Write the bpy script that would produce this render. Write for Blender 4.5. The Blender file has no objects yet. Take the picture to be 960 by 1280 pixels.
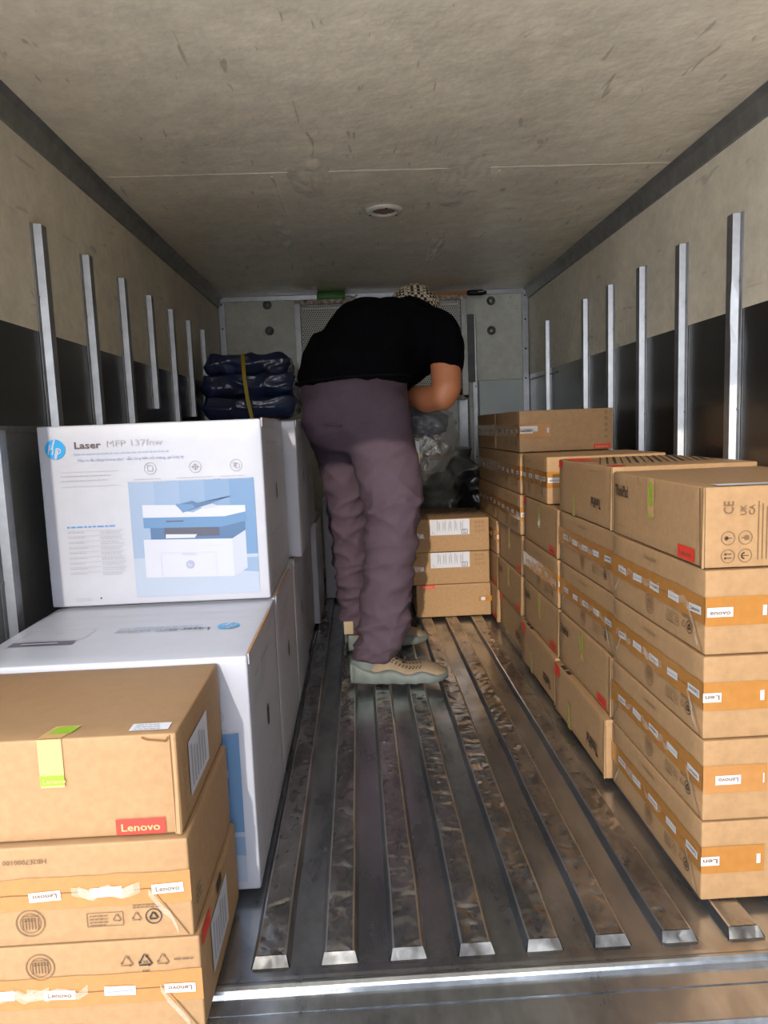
import bpy, bmesh, math, random
from mathutils import Vector, Matrix, noise
random.seed(7)
SC = bpy.context.scene
COL = SC.collection
PI = math.pi

# ------------------------------------------------------------------ camera
cam_d = bpy.data.cameras.new('camera'); cam = bpy.data.objects.new('camera', cam_d); COL.objects.link(cam)
def set_camera(f_px, pitch, yaw, roll, loc):
    cy, sy, cp, sp = math.cos(yaw), math.sin(yaw), math.cos(pitch), math.sin(pitch)
    fwd = Vector((sy*cp, cy*cp, -sp)); right = Vector((cy, -sy, 0)); up = right.cross(fwd)
    r = right*math.cos(roll) + up*math.sin(roll); u = up*math.cos(roll) - right*math.sin(roll)
    m = Matrix((( r.x, u.x, -fwd.x, loc[0]), (r.y, u.y, -fwd.y, loc[1]), (r.z, u.z, -fwd.z, loc[2]), (0, 0, 0, 1)))
    cam.matrix_world = m
    cam_d.sensor_fit = 'HORIZONTAL'; cam_d.sensor_width = 36; cam_d.lens = f_px*36/960
    cam_d.clip_start = .02; cam_d.clip_end = 200
set_camera(888.9, .1178, .0337, -.0383, (0, 0, .72))
SC.camera = cam

# ------------------------------------------------------------------ world, sun, exposure
SUN_DIR = Vector((.125, 1, -.38)).normalized()      # the way the light travels
W = bpy.data.worlds.new('sky'); SC.world = W; W.use_nodes = True
nt = W.node_tree; nt.nodes.clear()
out = nt.nodes.new('ShaderNodeOutputWorld'); bg = nt.nodes.new('ShaderNodeBackground')
tc = nt.nodes.new('ShaderNodeTexCoord'); sep = nt.nodes.new('ShaderNodeSeparateXYZ'); cr = nt.nodes.new('ShaderNodeValToRGB')
nt.links.new(tc.outputs['Generated'], sep.inputs[0]); nt.links.new(sep.outputs['Z'], cr.inputs[0])
# hazy low sky, bright overhead, with the glow round the sun
cr.color_ramp.elements[0].position = .25; cr.color_ramp.elements[0].color = (1.9, 1.95, 2.1, 1)
cr.color_ramp.elements[1].position = .65; cr.color_ramp.elements[1].color = (3.2, 3.5, 4.1, 1)
dt = nt.nodes.new('ShaderNodeVectorMath'); dt.operation = 'DOT_PRODUCT'; nt.links.new(tc.outputs['Generated'], dt.inputs[0]); dt.inputs[1].default_value = tuple(-SUN_DIR)
gl = nt.nodes.new('ShaderNodeMapRange'); gl.inputs[1].default_value = .75; gl.inputs[2].default_value = 1; gl.inputs[3].default_value = 0; gl.inputs[4].default_value = 1; gl.interpolation_type = 'SMOOTHSTEP'
nt.links.new(dt.outputs['Value'], gl.inputs[0])
mg = nt.nodes.new('ShaderNodeMix'); mg.data_type = 'RGBA'; mg.blend_type = 'ADD'; mg.inputs[7].default_value = (2.0, 2.0, 2.1, 1)
nt.links.new(gl.outputs[0], mg.inputs[0]); nt.links.new(cr.outputs[0], mg.inputs[6])
nt.links.new(mg.outputs[2], bg.inputs[0]); bg.inputs[1].default_value = 1.0
nt.links.new(bg.outputs[0], out.inputs[0])
sd = bpy.data.lights.new('sun', 'SUN'); sun = bpy.data.objects.new('sun', sd); COL.objects.link(sun)
sd.energy = 2.3; sd.angle = math.radians(.6); sd.color = (1, .90, .78)
sun.rotation_mode = 'QUATERNION'; sun.rotation_quaternion = SUN_DIR.to_track_quat('-Z', 'Y'); sun.location = (-1, -4, 3)
vs = SC.view_settings
vs.view_transform = 'Standard'; vs.look = 'None'; vs.gamma = 1; vs.use_curve_mapping = False; vs.exposure = 0.28
SC.cycles.use_denoising = True
SC.cycles.sample_clamp_indirect = 4
SC.cycles.max_bounces = 10; SC.cycles.diffuse_bounces = 8; SC.cycles.glossy_bounces = 5; SC.cycles.transparent_max_bounces = 16

# ------------------------------------------------------------------ materials
def srgb(c):
    return tuple(((v/255)/12.92 if v/255 <= .04045 else ((v/255+.055)/1.055)**2.4) for v in c)
MATS = {}
def mat(name, rgb, rough=.6, metal=0, noise_amt=0, noise_scale=20, bump=0, bump_scale=60, coat=0, alpha=1, stretch=None, dirt=None, spec=.5, trans=0):
    """plain procedural material: colour broken up by noise, bumpy, optional coat"""
    if name in MATS: return MATS[name]
    m = bpy.data.materials.new(name); m.use_nodes = True; MATS[name] = m
    n = m.node_tree; b = n.nodes['Principled BSDF']; L = n.links.new
    c = srgb(rgb) + (1,)
    b.inputs['Base Color'].default_value = c
    b.inputs['Roughness'].default_value = rough; b.inputs['Metallic'].default_value = metal
    b.inputs['Coat Weight'].default_value = coat; b.inputs['Coat Roughness'].default_value = .15
    b.inputs['Specular IOR Level'].default_value = spec
    b.inputs['Alpha'].default_value = alpha; b.inputs['Transmission Weight'].default_value = trans
    t = n.nodes.new('ShaderNodeTexCoord'); mp = n.nodes.new('ShaderNodeMapping'); L(t.outputs['Object'], mp.inputs[0])
    if stretch: mp.inputs['Scale'].default_value = stretch
    if noise_amt:
        nz = n.nodes.new('ShaderNodeTexNoise'); nz.inputs['Scale'].default_value = noise_scale; nz.inputs['Detail'].default_value = 4
        L(mp.outputs[0], nz.inputs[0])
        r = n.nodes.new('ShaderNodeValToRGB'); L(nz.outputs[0], r.inputs[0])
        lo = dirt if dirt else tuple(v*(1-noise_amt) for v in c[:3]); hi = tuple(min(1, v*(1+noise_amt*.6)) for v in c[:3])
        r.color_ramp.elements[0].position = .3; r.color_ramp.elements[0].color = tuple(lo) + (1,)
        r.color_ramp.elements[1].position = .72; r.color_ramp.elements[1].color = hi + (1,)
        L(r.outputs[0], b.inputs['Base Color'])
    if bump:
        nb = n.nodes.new('ShaderNodeTexNoise'); nb.inputs['Scale'].default_value = bump_scale; nb.inputs['Detail'].default_value = 4
        L(mp.outputs[0], nb.inputs[0])
        bp = n.nodes.new('ShaderNodeBump'); bp.inputs['Strength'].default_value = min(1, bump); bp.inputs['Distance'].default_value = .004
        L(nb.outputs[0], bp.inputs['Height']); L(bp.outputs[0], b.inputs['Normal'])
    return m

kraft = mat('kraft', (162, 127, 87), .72, noise_amt=.10, noise_scale=95, bump=.06, bump_scale=200)
kraft2 = mat('kraft_lid', (148, 116, 80), .6, noise_amt=.06, noise_scale=60, bump=.05, bump_scale=160)
kraft_in = mat('kraft_edge', (176, 130, 80), .85, noise_amt=.15, noise_scale=300)
tape_m = mat('brown_tape', (170, 116, 54), .22, noise_amt=.08, noise_scale=80, bump=.12, bump_scale=70, coat=.5)
clear_m = mat('clear_tape_crease', (236, 226, 210), .08, alpha=.22, bump=.5, bump_scale=150, coat=1)
white_lab = mat('white_label', (198, 199, 205), .35)
tape_lab = mat('tape_white_print', (196, 194, 192), .3, bump=.1, bump_scale=150)
ink = mat('dark_ink', (44, 36, 32), .6)
ink_brown = mat('brown_ink', (112, 84, 58), .7)
ink_grey = mat('grey_ink', (140, 140, 147), .6)
ink_lgrey = mat('light_grey_ink', (162, 163, 170), .6)
ink_blue = mat('pale_blue_ink', (134, 156, 190), .6)
ink_lblue = mat('faint_blue_ink', (150, 167, 192), .6)
ink_dblue = mat('dark_blue_ink', (40, 60, 110), .5)
red = mat('red_print', (214, 54, 38), .45)
green_p = mat('green_print', (132, 164, 34), .45)
seal_m = mat('seal_tape', (192, 154, 102), .25, coat=.3)
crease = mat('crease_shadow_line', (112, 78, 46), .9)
hpw = mat('white_carton', (178, 181, 192), .42, noise_amt=.03, noise_scale=30, bump=.05, bump_scale=40, coat=.15)
hps = mat('white_carton_gloss', (174, 177, 188), .3, noise_amt=.04, noise_scale=14, bump=.08, bump_scale=22, coat=.4)
hpblue = mat('logo_blue', (20, 150, 214), .4)
alum = mat('aluminium', (172, 174, 176), .38, metal=.85, noise_amt=.14, noise_scale=40, bump=.06, bump_scale=90)
alum_d = mat('dull_aluminium', (150, 150, 146), .42, metal=.6, noise_amt=.22, noise_scale=24, bump=.1, bump_scale=60)
rust = mat('rusty_paint', (190, 184, 170), .6, noise_amt=.5, noise_scale=60, dirt=srgb((112, 74, 48)), bump=.2)
dark = mat('black_plastic', (18, 18, 19), .5)
wood_t = mat('tool_wood', (186, 124, 68), .5, noise_amt=.2, noise_scale=30, stretch=(.2, 4, 4))
green_o = mat('green_plastic', (52, 122, 30), .45, noise_amt=.2, noise_scale=30)

def floor_mat(name, lo, hi, r0, r1, bump, scuff):
    """brushed worn sheet metal; scuff = curled dents and scrapes trodden into it"""
    m = bpy.data.materials.new(name); m.use_nodes = True; n = m.node_tree; b = n.nodes['Principled BSDF']; L = n.links.new
    t = n.nodes.new('ShaderNodeTexCoord'); mp = n.nodes.new('ShaderNodeMapping'); mp.inputs['Scale'].default_value = (5, 1.8, 5)
    L(t.outputs['Object'], mp.inputs[0])
    a = n.nodes.new('ShaderNodeTexNoise'); a.inputs['Scale'].default_value = 3; a.inputs['Detail'].default_value = 6; a.inputs['Roughness'].default_value = .6
    L(mp.outputs[0], a.inputs[0])
    r = n.nodes.new('ShaderNodeValToRGB'); L(a.outputs[0], r.inputs[0])
    r.color_ramp.elements[0].position = .34; r.color_ramp.elements[0].color = srgb(lo) + (1,)
    r.color_ramp.elements[1].position = .66; r.color_ramp.elements[1].color = srgb(hi) + (1,)
    L(r.outputs[0], b.inputs['Base Color']); b.inputs['Metallic'].default_value = .95
    mr = n.nodes.new('ShaderNodeMapRange'); L(a.outputs[0], mr.inputs[0]); mr.inputs[1].default_value = .3; mr.inputs[2].default_value = .7
    mr.inputs[3].default_value = r0; mr.inputs[4].default_value = r1; L(mr.outputs[0], b.inputs['Roughness'])
    v = n.nodes.new('ShaderNodeTexVoronoi'); v.feature = 'SMOOTH_F1'; v.inputs['Scale'].default_value = 26
    dn = n.nodes.new('ShaderNodeTexNoise'); dn.inputs['Scale'].default_value = 16; dn.inputs['Detail'].default_value = 2; L(t.outputs['Object'], dn.inputs[0])
    va = n.nodes.new('ShaderNodeVectorMath'); va.operation = 'MULTIPLY_ADD'; L(dn.outputs['Color'], va.inputs[0]); va.inputs[1].default_value = (.10, .10, .10); L(t.outputs['Object'], va.inputs[2])
    L(va.outputs[0], v.inputs['Vector'])
    w = n.nodes.new('ShaderNodeTexNoise'); w.inputs['Scale'].default_value = 12; w.inputs['Detail'].default_value = 3; L(t.outputs['Object'], w.inputs[0])
    ad = n.nodes.new('ShaderNodeMath'); ad.operation = 'MULTIPLY_ADD'; L(v.outputs['Distance'], ad.inputs[0]); ad.inputs[1].default_value = scuff; L(w.outputs[0], ad.inputs[2])
    bp = n.nodes.new('ShaderNodeBump'); bp.inputs['Strength'].default_value = bump; bp.inputs['Distance'].default_value = .006
    L(ad.outputs[0], bp.inputs['Height']); L(bp.outputs[0], b.inputs['Normal'])
    return m
edge_m = floor_mat('polished_rib_edge', (196, 196, 194), (236, 236, 232), .34, .26, .2, .3)
top_m = floor_mat('scuffed_rib_top', (132, 132, 132), (206, 206, 206), .32, .20, .8, 1.6)
end_m = floor_mat('scraped_rib_end', (84, 82, 80), (158, 156, 150), .6, .45, .7, 2)
slope_m = floor_mat('darker_rib_side', (120, 124, 128), (164, 168, 172), .4, .3, .2, .3)  # rib sides toned darker than the floor to set the ribs off
floor_m = floor_mat('worn_metal_floor', (150, 154, 158), (204, 208, 212), .30, .20, .22, .25)

def panel_mat(name, rgb, rough, scr=.5, wav=.25, coat=.3, wavscale=5):
    """old painted panel: stains, short scratches, shallow waviness"""
    m = bpy.data.materials.new(name); m.use_nodes = True; n = m.node_tree; b = n.nodes['Principled BSDF']; L = n.links.new
    t = n.nodes.new('ShaderNodeTexCoord'); c = srgb(rgb)
    a = n.nodes.new('ShaderNodeTexNoise'); a.inputs['Scale'].default_value = 3.2; a.inputs['Detail'].default_value = 8; a.inputs['Roughness'].default_value = .62
    L(t.outputs['Object'], a.inputs[0])
    r = n.nodes.new('ShaderNodeValToRGB'); L(a.outputs[0], r.inputs[0])
    r.color_ramp.elements[0].position = .3; r.color_ramp.elements[0].color = tuple(v*.84 for v in c) + (1,)
    r.color_ramp.elements[1].position = .65; r.color_ramp.elements[1].color = tuple(min(1, v*1.06) for v in c) + (1,)
    # scratches: thin dark streaks
    mp = n.nodes.new('ShaderNodeMapping'); mp.inputs['Rotation'].default_value = (0, 0, .5); mp.inputs['Scale'].default_value = (9, 1.6, 9); L(t.outputs['Object'], mp.inputs[0])
    s = n.nodes.new('ShaderNodeTexNoise'); s.inputs['Scale'].default_value = 5; s.inputs['Detail'].default_value = 2; s.inputs['Distortion'].default_value = .6; L(mp.outputs[0], s.inputs[0])
    rs = n.nodes.new('ShaderNodeValToRGB'); L(s.outputs[0], rs.inputs[0])
    rs.color_ramp.elements[0].position = .68; rs.color_ramp.elements[0].color = (0, 0, 0, 1)
    rs.color_ramp.elements[1].position = .72; rs.color_ramp.elements[1].color = (scr, scr, scr, 1)
    mx = n.nodes.new('ShaderNodeMix'); mx.data_type = 'RGBA'; L(rs.outputs[0], mx.inputs[0]); L(r.outputs[0], mx.inputs[6]); mx.inputs[7].default_value = tuple(v*.45 for v in c) + (1,)
    # mottled fibre texture
    f = n.nodes.new('ShaderNodeTexNoise'); f.inputs['Scale'].default_value = 26; f.inputs['Detail'].default_value = 6; f.inputs['Roughness'].default_value = .7; L(t.outputs['Object'], f.inputs[0])
    fr = n.nodes.new('ShaderNodeMapRange'); fr.inputs[1].default_value = .35; fr.inputs[2].default_value = .7; fr.inputs[3].default_value = .86; fr.inputs[4].default_value = 1.05; L(f.outputs[0], fr.inputs[0])
    mu = n.nodes.new('ShaderNodeVectorMath'); mu.operation = 'SCALE'; L(mx.outputs[2], mu.inputs[0]); L(fr.outputs[0], mu.inputs['Scale'])
    L(mu.outputs[0], b.inputs['Base Color'])
    b.inputs['Roughness'].default_value = rough; b.inputs['Coat Weight'].default_value = coat; b.inputs['Coat Roughness'].default_value = .2
    w = n.nodes.new('ShaderNodeTexNoise'); w.inputs['Scale'].default_value = wavscale; w.inputs['Detail'].default_value = 5; L(t.outputs['Object'], w.inputs[0])
    bp = n.nodes.new('ShaderNodeBump'); bp.inputs['Strength'].default_value = wav; bp.inputs['Distance'].default_value = .02; L(w.outputs[0], bp.inputs['Height'])
    L(bp.outputs[0], b.inputs['Normal'])
    return m
ceil_m = panel_mat('cream_ceiling_paint', (243, 231, 205), .34, .6, .45, .5, 9)
wall_m = panel_mat('cream_wall_paint', (238, 228, 204), .5, .4, .12, .15, 4)
wallb_m = panel_mat('black_wall_paint', (44, 43, 40), .25, 0, .1, .8, 3)
kick_m = panel_mat('grey_kick_plate', (120, 122, 122), .3, .2, .2, .3, 3)
front_m = panel_mat('grey_bulkhead_paint', (228, 229, 214), .45, .3, .15, .2, 4)

# ------------------------------------------------------------------ mesh helpers
class MB:
    def __init__(s): s.v = []; s.f = []; s.m = []; s.mats = []; s.sm = []
    def mi(s, m):
        if m not in s.mats: s.mats.append(m)
        return s.mats.index(m)
    def add(s, vs, fs, m, smooth=False):
        o = len(s.v); s.v += [Vector(p) for p in vs]; k = s.mi(m)
        for f in fs: s.f.append([i+o for i in f]); s.m.append(k); s.sm.append(smooth)
    def box(s, c, d, m, rot=0, bev=0):
        x, y, z = (q/2 for q in d); M = Matrix.Rotation(rot, 3, 'Z'); c = Vector(c)
        if bev:
            s.rbox(c, d, m, bev, rot); return
        vs = [M @ Vector((a*x, b*y, e*z)) + c for e in (-1, 1) for a, b in ((-1, -1), (1, -1), (1, 1), (-1, 1))]
        s.add(vs, [(3, 2, 1, 0), (4, 5, 6, 7), (0, 1, 5, 4), (1, 2, 6, 5), (2, 3, 7, 6), (3, 0, 4, 7)], m)
    def rbox(s, c, d, m, r, rot=0, n=2, seed=None, amp=0, cells=1, topm=None):
        """box with rounded edges; seed/amp give it hand-worn irregularity"""
        h = Vector(d)/2; M = Matrix.Rotation(rot, 3, 'Z'); c = Vector(c)
        def ax(L):
            e = [-L + r*(1-math.cos(k/(n)*PI/2)) for k in range(n+1)]
            mid = [-L+r + (2*L-2*r)*k/cells for k in range(1, cells)]
            return e + mid + [-q for q in reversed(e)]
        for a in range(3):
            u, w = (a+1) % 3, (a+2) % 3; U, Wd = ax(h[u]), ax(h[w])
            for sg in (-1, 1):
                vs = []
                for q in Wd:
                    for p in U:
                        P = [0, 0, 0]; P[a] = sg*h[a]; P[u] = p; P[w] = q; P = Vector(P)
                        Q = Vector([max(-h[k]+r, min(h[k]-r, P[k])) for k in range(3)])
                        dv = P-Q; P = Q + (dv.normalized()*r if dv.length > 1e-9 else dv)
                        if amp:
                            t = noise.noise(P*9+Vector((seed*7.3, 0, seed)))
                            P -= dv.normalized()*amp*(.5+.5*t) if dv.length else P*0
                        vs.append(M @ P + c)
                nU = len(U); fs = []
                for j in range(len(Wd)-1):
                    for i in range(nU-1):
                        f = (j*nU+i, j*nU+i+1, (j+1)*nU+i+1, (j+1)*nU+i)
                        fs.append(f if sg > 0 else f[::-1])
                s.add(vs, fs, topm if (topm and a == 2 and sg > 0) else m, True)
    def tube(s, pts, r, m, n=8, closed=False, flat=1):
        pts = [Vector(p) for p in pts]; R = r if isinstance(r, (list, tuple)) else [r]*len(pts)
        vs = []; ref = Vector((0, 0, 1))
        for i, p in enumerate(pts):
            t = (pts[min(i+1, len(pts)-1)] - pts[max(i-1, 0)]).normalized()
            if abs(t.dot(ref)) > .95: ref = Vector((1, 0, 0))
            a = t.cross(ref).normalized(); b = t.cross(a).normalized()
            for k in range(n):
                an = 2*PI*k/n; vs.append(p + a*math.cos(an)*R[i] + b*math.sin(an)*R[i]*flat)
        fs = [(i*n+k, i*n+(k+1) % n, (i+1)*n+(k+1) % n, (i+1)*n+k) for i in range(len(pts)-1) for k in range(n)]
        fs += [tuple(range(n))[::-1], tuple((len(pts)-1)*n+k for k in range(n))]
        s.add(vs, fs, m, True)
    def lathe(s, prof, c, m, n=24, axis='Z'):
        vs = []; c = Vector(c)
        for r, z in prof:
            for k in range(n):
                a = 2*PI*k/n; p = (r*math.cos(a), r*math.sin(a), z)
                if axis == 'Y': p = (p[0], p[2], p[1])
                if axis == 'X': p = (p[2], p[0], p[1])
                vs.append(Vector(p)+c)
        fs = [(i*n+k, i*n+(k+1) % n, (i+1)*n+(k+1) % n, (i+1)*n+k) for i in range(len(prof)-1) for k in range(n)]
        s.add(vs, fs, m, True)
    def build(s, name, parent=None, label=None):
        me = bpy.data.meshes.new(name); me.from_pydata([tuple(p) for p in s.v], [], s.f)
        for m in s.mats: me.materials.append(m)
        me.polygons.foreach_set('material_index', s.m); me.polygons.foreach_set('use_smooth', s.sm); me.update()
        o = bpy.data.objects.new(name, me); COL.objects.link(o)
        if parent: o.parent = parent
        if label: o['label'] = label
        return o
def thing(name, label, cat, loc=(0, 0, 0), rz=0, group=None):
    o = bpy.data.objects.new(name, None); o.empty_display_size = .05; COL.objects.link(o)
    o.location = loc; o.rotation_euler = (0, 0, rz); o['label'] = label; o['category'] = cat
    if group: o['group'] = group
    return o
def tag(o, label, cat, group=None):
    o['label'] = label; o['category'] = cat
    if group: o['group'] = group
    return o
def struct(o, label=None, cat='structure'):
    o['kind'] = 'structure'
    if label: o['label'] = label
    o['category'] = cat
    return o
def evald(o):
    dg = bpy.context.evaluated_depsgraph_get(); dg.update()
    return bpy.data.meshes.new_from_object(o.evaluated_get(dg))

# text as outlines turned into mesh, cached
TXT = {}
def text_mesh(s, weight=0.0):
    k = (s, weight)
    if k in TXT: return TXT[k]
    c = bpy.data.curves.new('t', 'FONT'); c.body = s; c.size = 1; c.offset = weight; c.resolution_u = 2
    o = bpy.data.objects.new('t', c); COL.objects.link(o); me = evald(o)
    vs = [v.co.copy() for v in me.vertices]; fs = [tuple(p.vertices) for p in me.polygons]
    bpy.data.objects.remove(o); bpy.data.curves.remove(c); bpy.data.meshes.remove(me)
    x0 = min(v.x for v in vs); x1 = max(v.x for v in vs); y0 = 0; y1 = .69
    TXT[k] = (vs, fs, x0, x1, y0, y1); return TXT[k]

class Frame:
    """printing surface on a face: origin lower left as seen from outside"""
    def __init__(s, mb, o, u, v, n, L, H, lift=.0007):
        s.mb, s.o, s.u, s.v, s.n, s.L, s.H, s.lift = mb, Vector(o), Vector(u), Vector(v), Vector(n), L, H, lift
    def on(s, mb): return Frame(mb, s.o, s.u, s.v, s.n, s.L, s.H, s.lift)
    def P(s, a, b, k=1): return s.o + s.u*a + s.v*b + s.n*s.lift*k
    def poly(s, pts, m, k=1): s.mb.add([s.P(a, b, k) for a, b in pts], [tuple(range(len(pts)))], m)
    def rect(s, a, b, c, d, m, k=1, ang=0):
        cx, cy = (a+c)/2, (b+d)/2; ca, sa = math.cos(ang), math.sin(ang)
        s.poly([(cx+(x-cx)*ca-(y-cy)*sa, cy+(x-cx)*sa+(y-cy)*ca) for x, y in ((a, b), (c, b), (c, d), (a, d))], m, k)
    def line(s, pts, w, m, k=1.3):
        for (a, b), (c, d) in zip(pts, pts[1:]):
            l = math.hypot(c-a, d-b)
            if l < 1e-6: continue
            nx, ny = -(d-b)/l*w/2, (c-a)/l*w/2
            s.poly([(a-nx, b-ny), (c-nx, d-ny), (c+nx, d+ny), (a+nx, b+ny)], m, k)
    def ring(s, cx, cy, r, w, m, n=24, k=1.3, a0=0, a1=2*PI):
        vs = []
        for i in range(n+1):
            t = a0+(a1-a0)*i/n; c_, s_ = math.cos(t), math.sin(t)
            vs += [s.P(cx+c_*(r-w/2), cy+s_*(r-w/2), k), s.P(cx+c_*(r+w/2), cy+s_*(r+w/2), k)]
        s.mb.add(vs, [(2*i, 2*i+1, 2*i+3, 2*i+2) for i in range(n)], m)
    def disc(s, cx, cy, r, m, n=28, k=1): s.poly([(cx+r*math.cos(2*PI*i/n), cy+r*math.sin(2*PI*i/n)) for i in range(n)], m, k)
    def text(s, t, a, b, h, m, width=None, ang=0, weight=.0, k=1.6, shear=0):
        """a,b = centre, h = capital height"""
        vs, fs, x0, x1, y0, y1 = text_mesh(t, weight); sc = h/(y1-y0)
        sx = sc if width is None else width/(x1-x0)
        ca, sa = math.cos(ang), math.sin(ang); o = []
        for v in vs:
            y = (v.y-(y0+y1)/2)*sc; x = (v.x-(x0+x1)/2)*sx + shear*y
            o.append(s.P(a+x*ca-y*sa, b+x*sa+y*ca, k))
        s.mb.add(o, fs, m)
    def words(s, a, b, c, rows, dy, h, m, seed=1, k=1.3):
        """rows of unreadably small print, drawn as word-length dashes"""
        R = random.Random(seed)
        for i in range(rows):
            x = a; y = b-i*dy; e = c-(c-a)*R.uniform(0, .25)
            while x < e:
                w = R.uniform(1.5, 5)*h; s.rect(x, y-h/2, min(x+w, e), y+h/2, m, k); x += w+h*.8
    def tri_arrows(s, cx, cy, r, w, m):
        p = [(cx+r*math.cos(PI/2+i*2*PI/3), cy+r*math.sin(PI/2+i*2*PI/3)) for i in range(3)]
        for i in range(3):
            a, b = p[i], p[(i+1) % 3]; q = lambda t: (a[0]+(b[0]-a[0])*t, a[1]+(b[1]-a[1])*t)
            s.line([q(.06), q(.74)], w, m)
            d = q(.94); e = q(.7); nx, ny = (b[1]-a[1])*.13, -(b[0]-a[0])*.13
            s.poly([d, (e[0]+nx, e[1]+ny), (e[0]-nx, e[1]-ny)], m, 1.3)
def frames(mb, sx, sy, sz):
    return dict(front=Frame(mb, (-sx/2, -sy/2, 0), (1, 0, 0), (0, 0, 1), (0, -1, 0), sx, sz),
                left=Frame(mb, (-sx/2, sy/2, 0), (0, -1, 0), (0, 0, 1), (-1, 0, 0), sy, sz),
                right=Frame(mb, (sx/2, -sy/2, 0), (0, 1, 0), (0, 0, 1), (1, 0, 0), sy, sz),
                top=Frame(mb, (-sx/2, -sy/2, sz), (1, 0, 0), (0, 1, 0), (0, 0, 1), sx, sy))

# ------------------------------------------------------------------ the truck body
XL, XR, H, YO, YB = -.678, .912, 1.4056, .77, 3.75
def slab(name, x0, x1, y0, y1, z0, z1, m):
    b = MB(); b.box(((x0+x1)/2, (y0+y1)/2, (z0+z1)/2), (x1-x0, y1-y0, z1-z0), m); return b
b = slab('', XL-.06, XL, YO, YB+.06, -.06, .955, wallb_m)
b.box((XL-.03, (YO+YB+.06)/2, (.955+H+.05)/2), (.06, YB+.06-YO, H+.05-.955), wall_m)
struct(b.build('wall_left'), 'left cargo wall, cream paint above a black band')
b = slab('', XR, XR+.06, YO, YB+.06, -.06, .965, wallb_m)
b.box((XR+.03, (YO+YB+.06)/2, (.965+H+.05)/2), (.06, YB+.06-YO, H+.05-.965), wall_m)
struct(b.build('wall_right'), 'right cargo wall, cream paint above a black band')
b = slab('', XL, XR, YO, YB+.06, H, H+.05, ceil_m)
# panel joints
b.box(((XL+XR)/2, 2.0, H), (XR-XL, .006, .0016), ceil_m)
for x in (-.2, .42): b.box((x, 2.9, H), (.006, 1.75, .0016), ceil_m)
glint_m = panel_mat('ceiling_glint_crease', (246, 234, 208), .2, 0, .4, 1, 12)
for cx, cy, w_, h_, sd_ in ((-.10, 2.05, .07, .20, 1), (.33, 2.12, .085, .26, 2), (.335, 2.85, .035, .30, 3), (-.22, 2.6, .03, .3, 4)):  # glossy creases shaped in to stand for sunlight glinting up off the floor
    N = 26; vs = []
    for j in range(N+1):
        for i in range(N+1):
            u, v = i/N*2-1, j/N*2-1; e = max(0, 1-(u*u+v*v))**1.5; q = Vector((u*w_*28, v*h_*14, sd_*9.1))
            vs.append((cx+u*w_, cy+v*h_, H+.001-.010*e*(.35+abs(noise.noise(q))+.5*abs(noise.noise(q*2.3)))))
    b.add(vs, [(j*(N+1)+i, (j+1)*(N+1)+i, (j+1)*(N+1)+i+1, j*(N+1)+i+1) for j in range(N) for i in range(N)], glint_m, True)
struct(b.build('ceiling'), 'cream painted cargo ceiling with creased patches added for glints')
b = slab('', XL, XR, YB, YB+.06, -.06, H, front_m)
b.box(((.3+XR)/2, YB-.001, .945), (XR-.3, .004, .006), alum_d)
b.box(((.62+XR)/2, YB-.002, .47), (XR-.62, .004, .94), mat('pale_lower_panel', (186, 194, 190), .4, metal=.2, noise_amt=.15, noise_scale=5))
struct(b.build('wall_front'), 'grey bulkhead wall at the far end of the cargo box')

# ribbed floor: one folded metal sheet
def ribbed_floor():
    y0, y1 = .905, YB; pitch, top, sl, dep = .0955, .042, .006, .013
    cs = [c for c in (-.15+pitch*k for k in range(-5, 12)) if c-.03 > XL and c+.03 < XR]
    prof = [(XL, -dep, floor_m)]
    for c in cs:
        h = top/2
        prof += [(c-h-sl, -dep, slope_m), (c-h, -.0012, edge_m), (c-h+.0028, 0, top_m), (c+h-.0028, 0, edge_m), (c+h, -.0012, slope_m), (c+h+sl, -dep, floor_m)]
    prof.append((XR, -dep, floor_m))
    b = MB(); ny = 70; vs = []
    for j in range(ny+1):
        y = y0+(y1-y0)*j/ny
        for x, z, _ in prof:
            wob = .0011*noise.noise(Vector((x*14, y*7, 0)))+.0009*noise.noise(Vector((x*9+5, y*3, 4)))
            e = .010 if (j == 0 and z > -.01) else 0
            vs.append((x+wob*1.2, y+e, z-.0006+min(0, wob)))
    n = len(prof)
    for i in range(n-1): b.add([v for j in range(ny+1) for v in (vs[j*n+i], vs[j*n+i+1])], [(2*j, 2*j+1, 2*j+3, 2*j+2) for j in range(ny)], prof[i][2])
    for c in cs:      # rib ends slope down to the sill
        h = top/2
        b.add([(c-h, y0+.010, -.0018), (c+h, y0+.010, -.0018), (c+h+sl*.7, y0, -dep), (c-h-sl*.7, y0, -dep), (c-h-.002, y0-.006, -dep+.0006), (c+h+.002, y0-.006, -dep+.0006)], [(0, 3, 2, 1), (3, 4, 5, 2)], end_m)
    # sill, rolled edge, hinge strip
    sill = [(y0, -dep), (.888, -dep+.001), (.882, -.0125), (.879, -.0105), (.875, -.0085), (.871, -.0085), (.8665, -.011), (.864, -.014), (.862, -.02), (.838, -.0215), (.8375, -.024), (.835, -.024), (.8345, -.0215), (.785, -.024), (.782, -.019), (.777, -.0165), (.771, -.02), (.769, -.03), (.766, -.10)]
    vs = []
    for y, z in sill: vs += [(XL-.06, y, z), (XR+.06, y, z)]
    b.add(vs, [(2*i, 2*i+2, 2*i+3, 2*i+1) for i in range(len(sill)-1)], floor_m, False)
    b.box(((XL+XR)/2, (y0+y1)/2+.02, -.05), (XR-XL, y1-y0-.04, .05), dark)
    return b.build('floor')
struct(ribbed_floor(), 'worn ribbed metal cargo floor with its sill')
b = MB(); b.box((.117, .70, -.15), (1.72, .12, .08), alum_d, bev=.01)
b.box((.117, .765, -.30), (1.72, .01, .36), dark)
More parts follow.
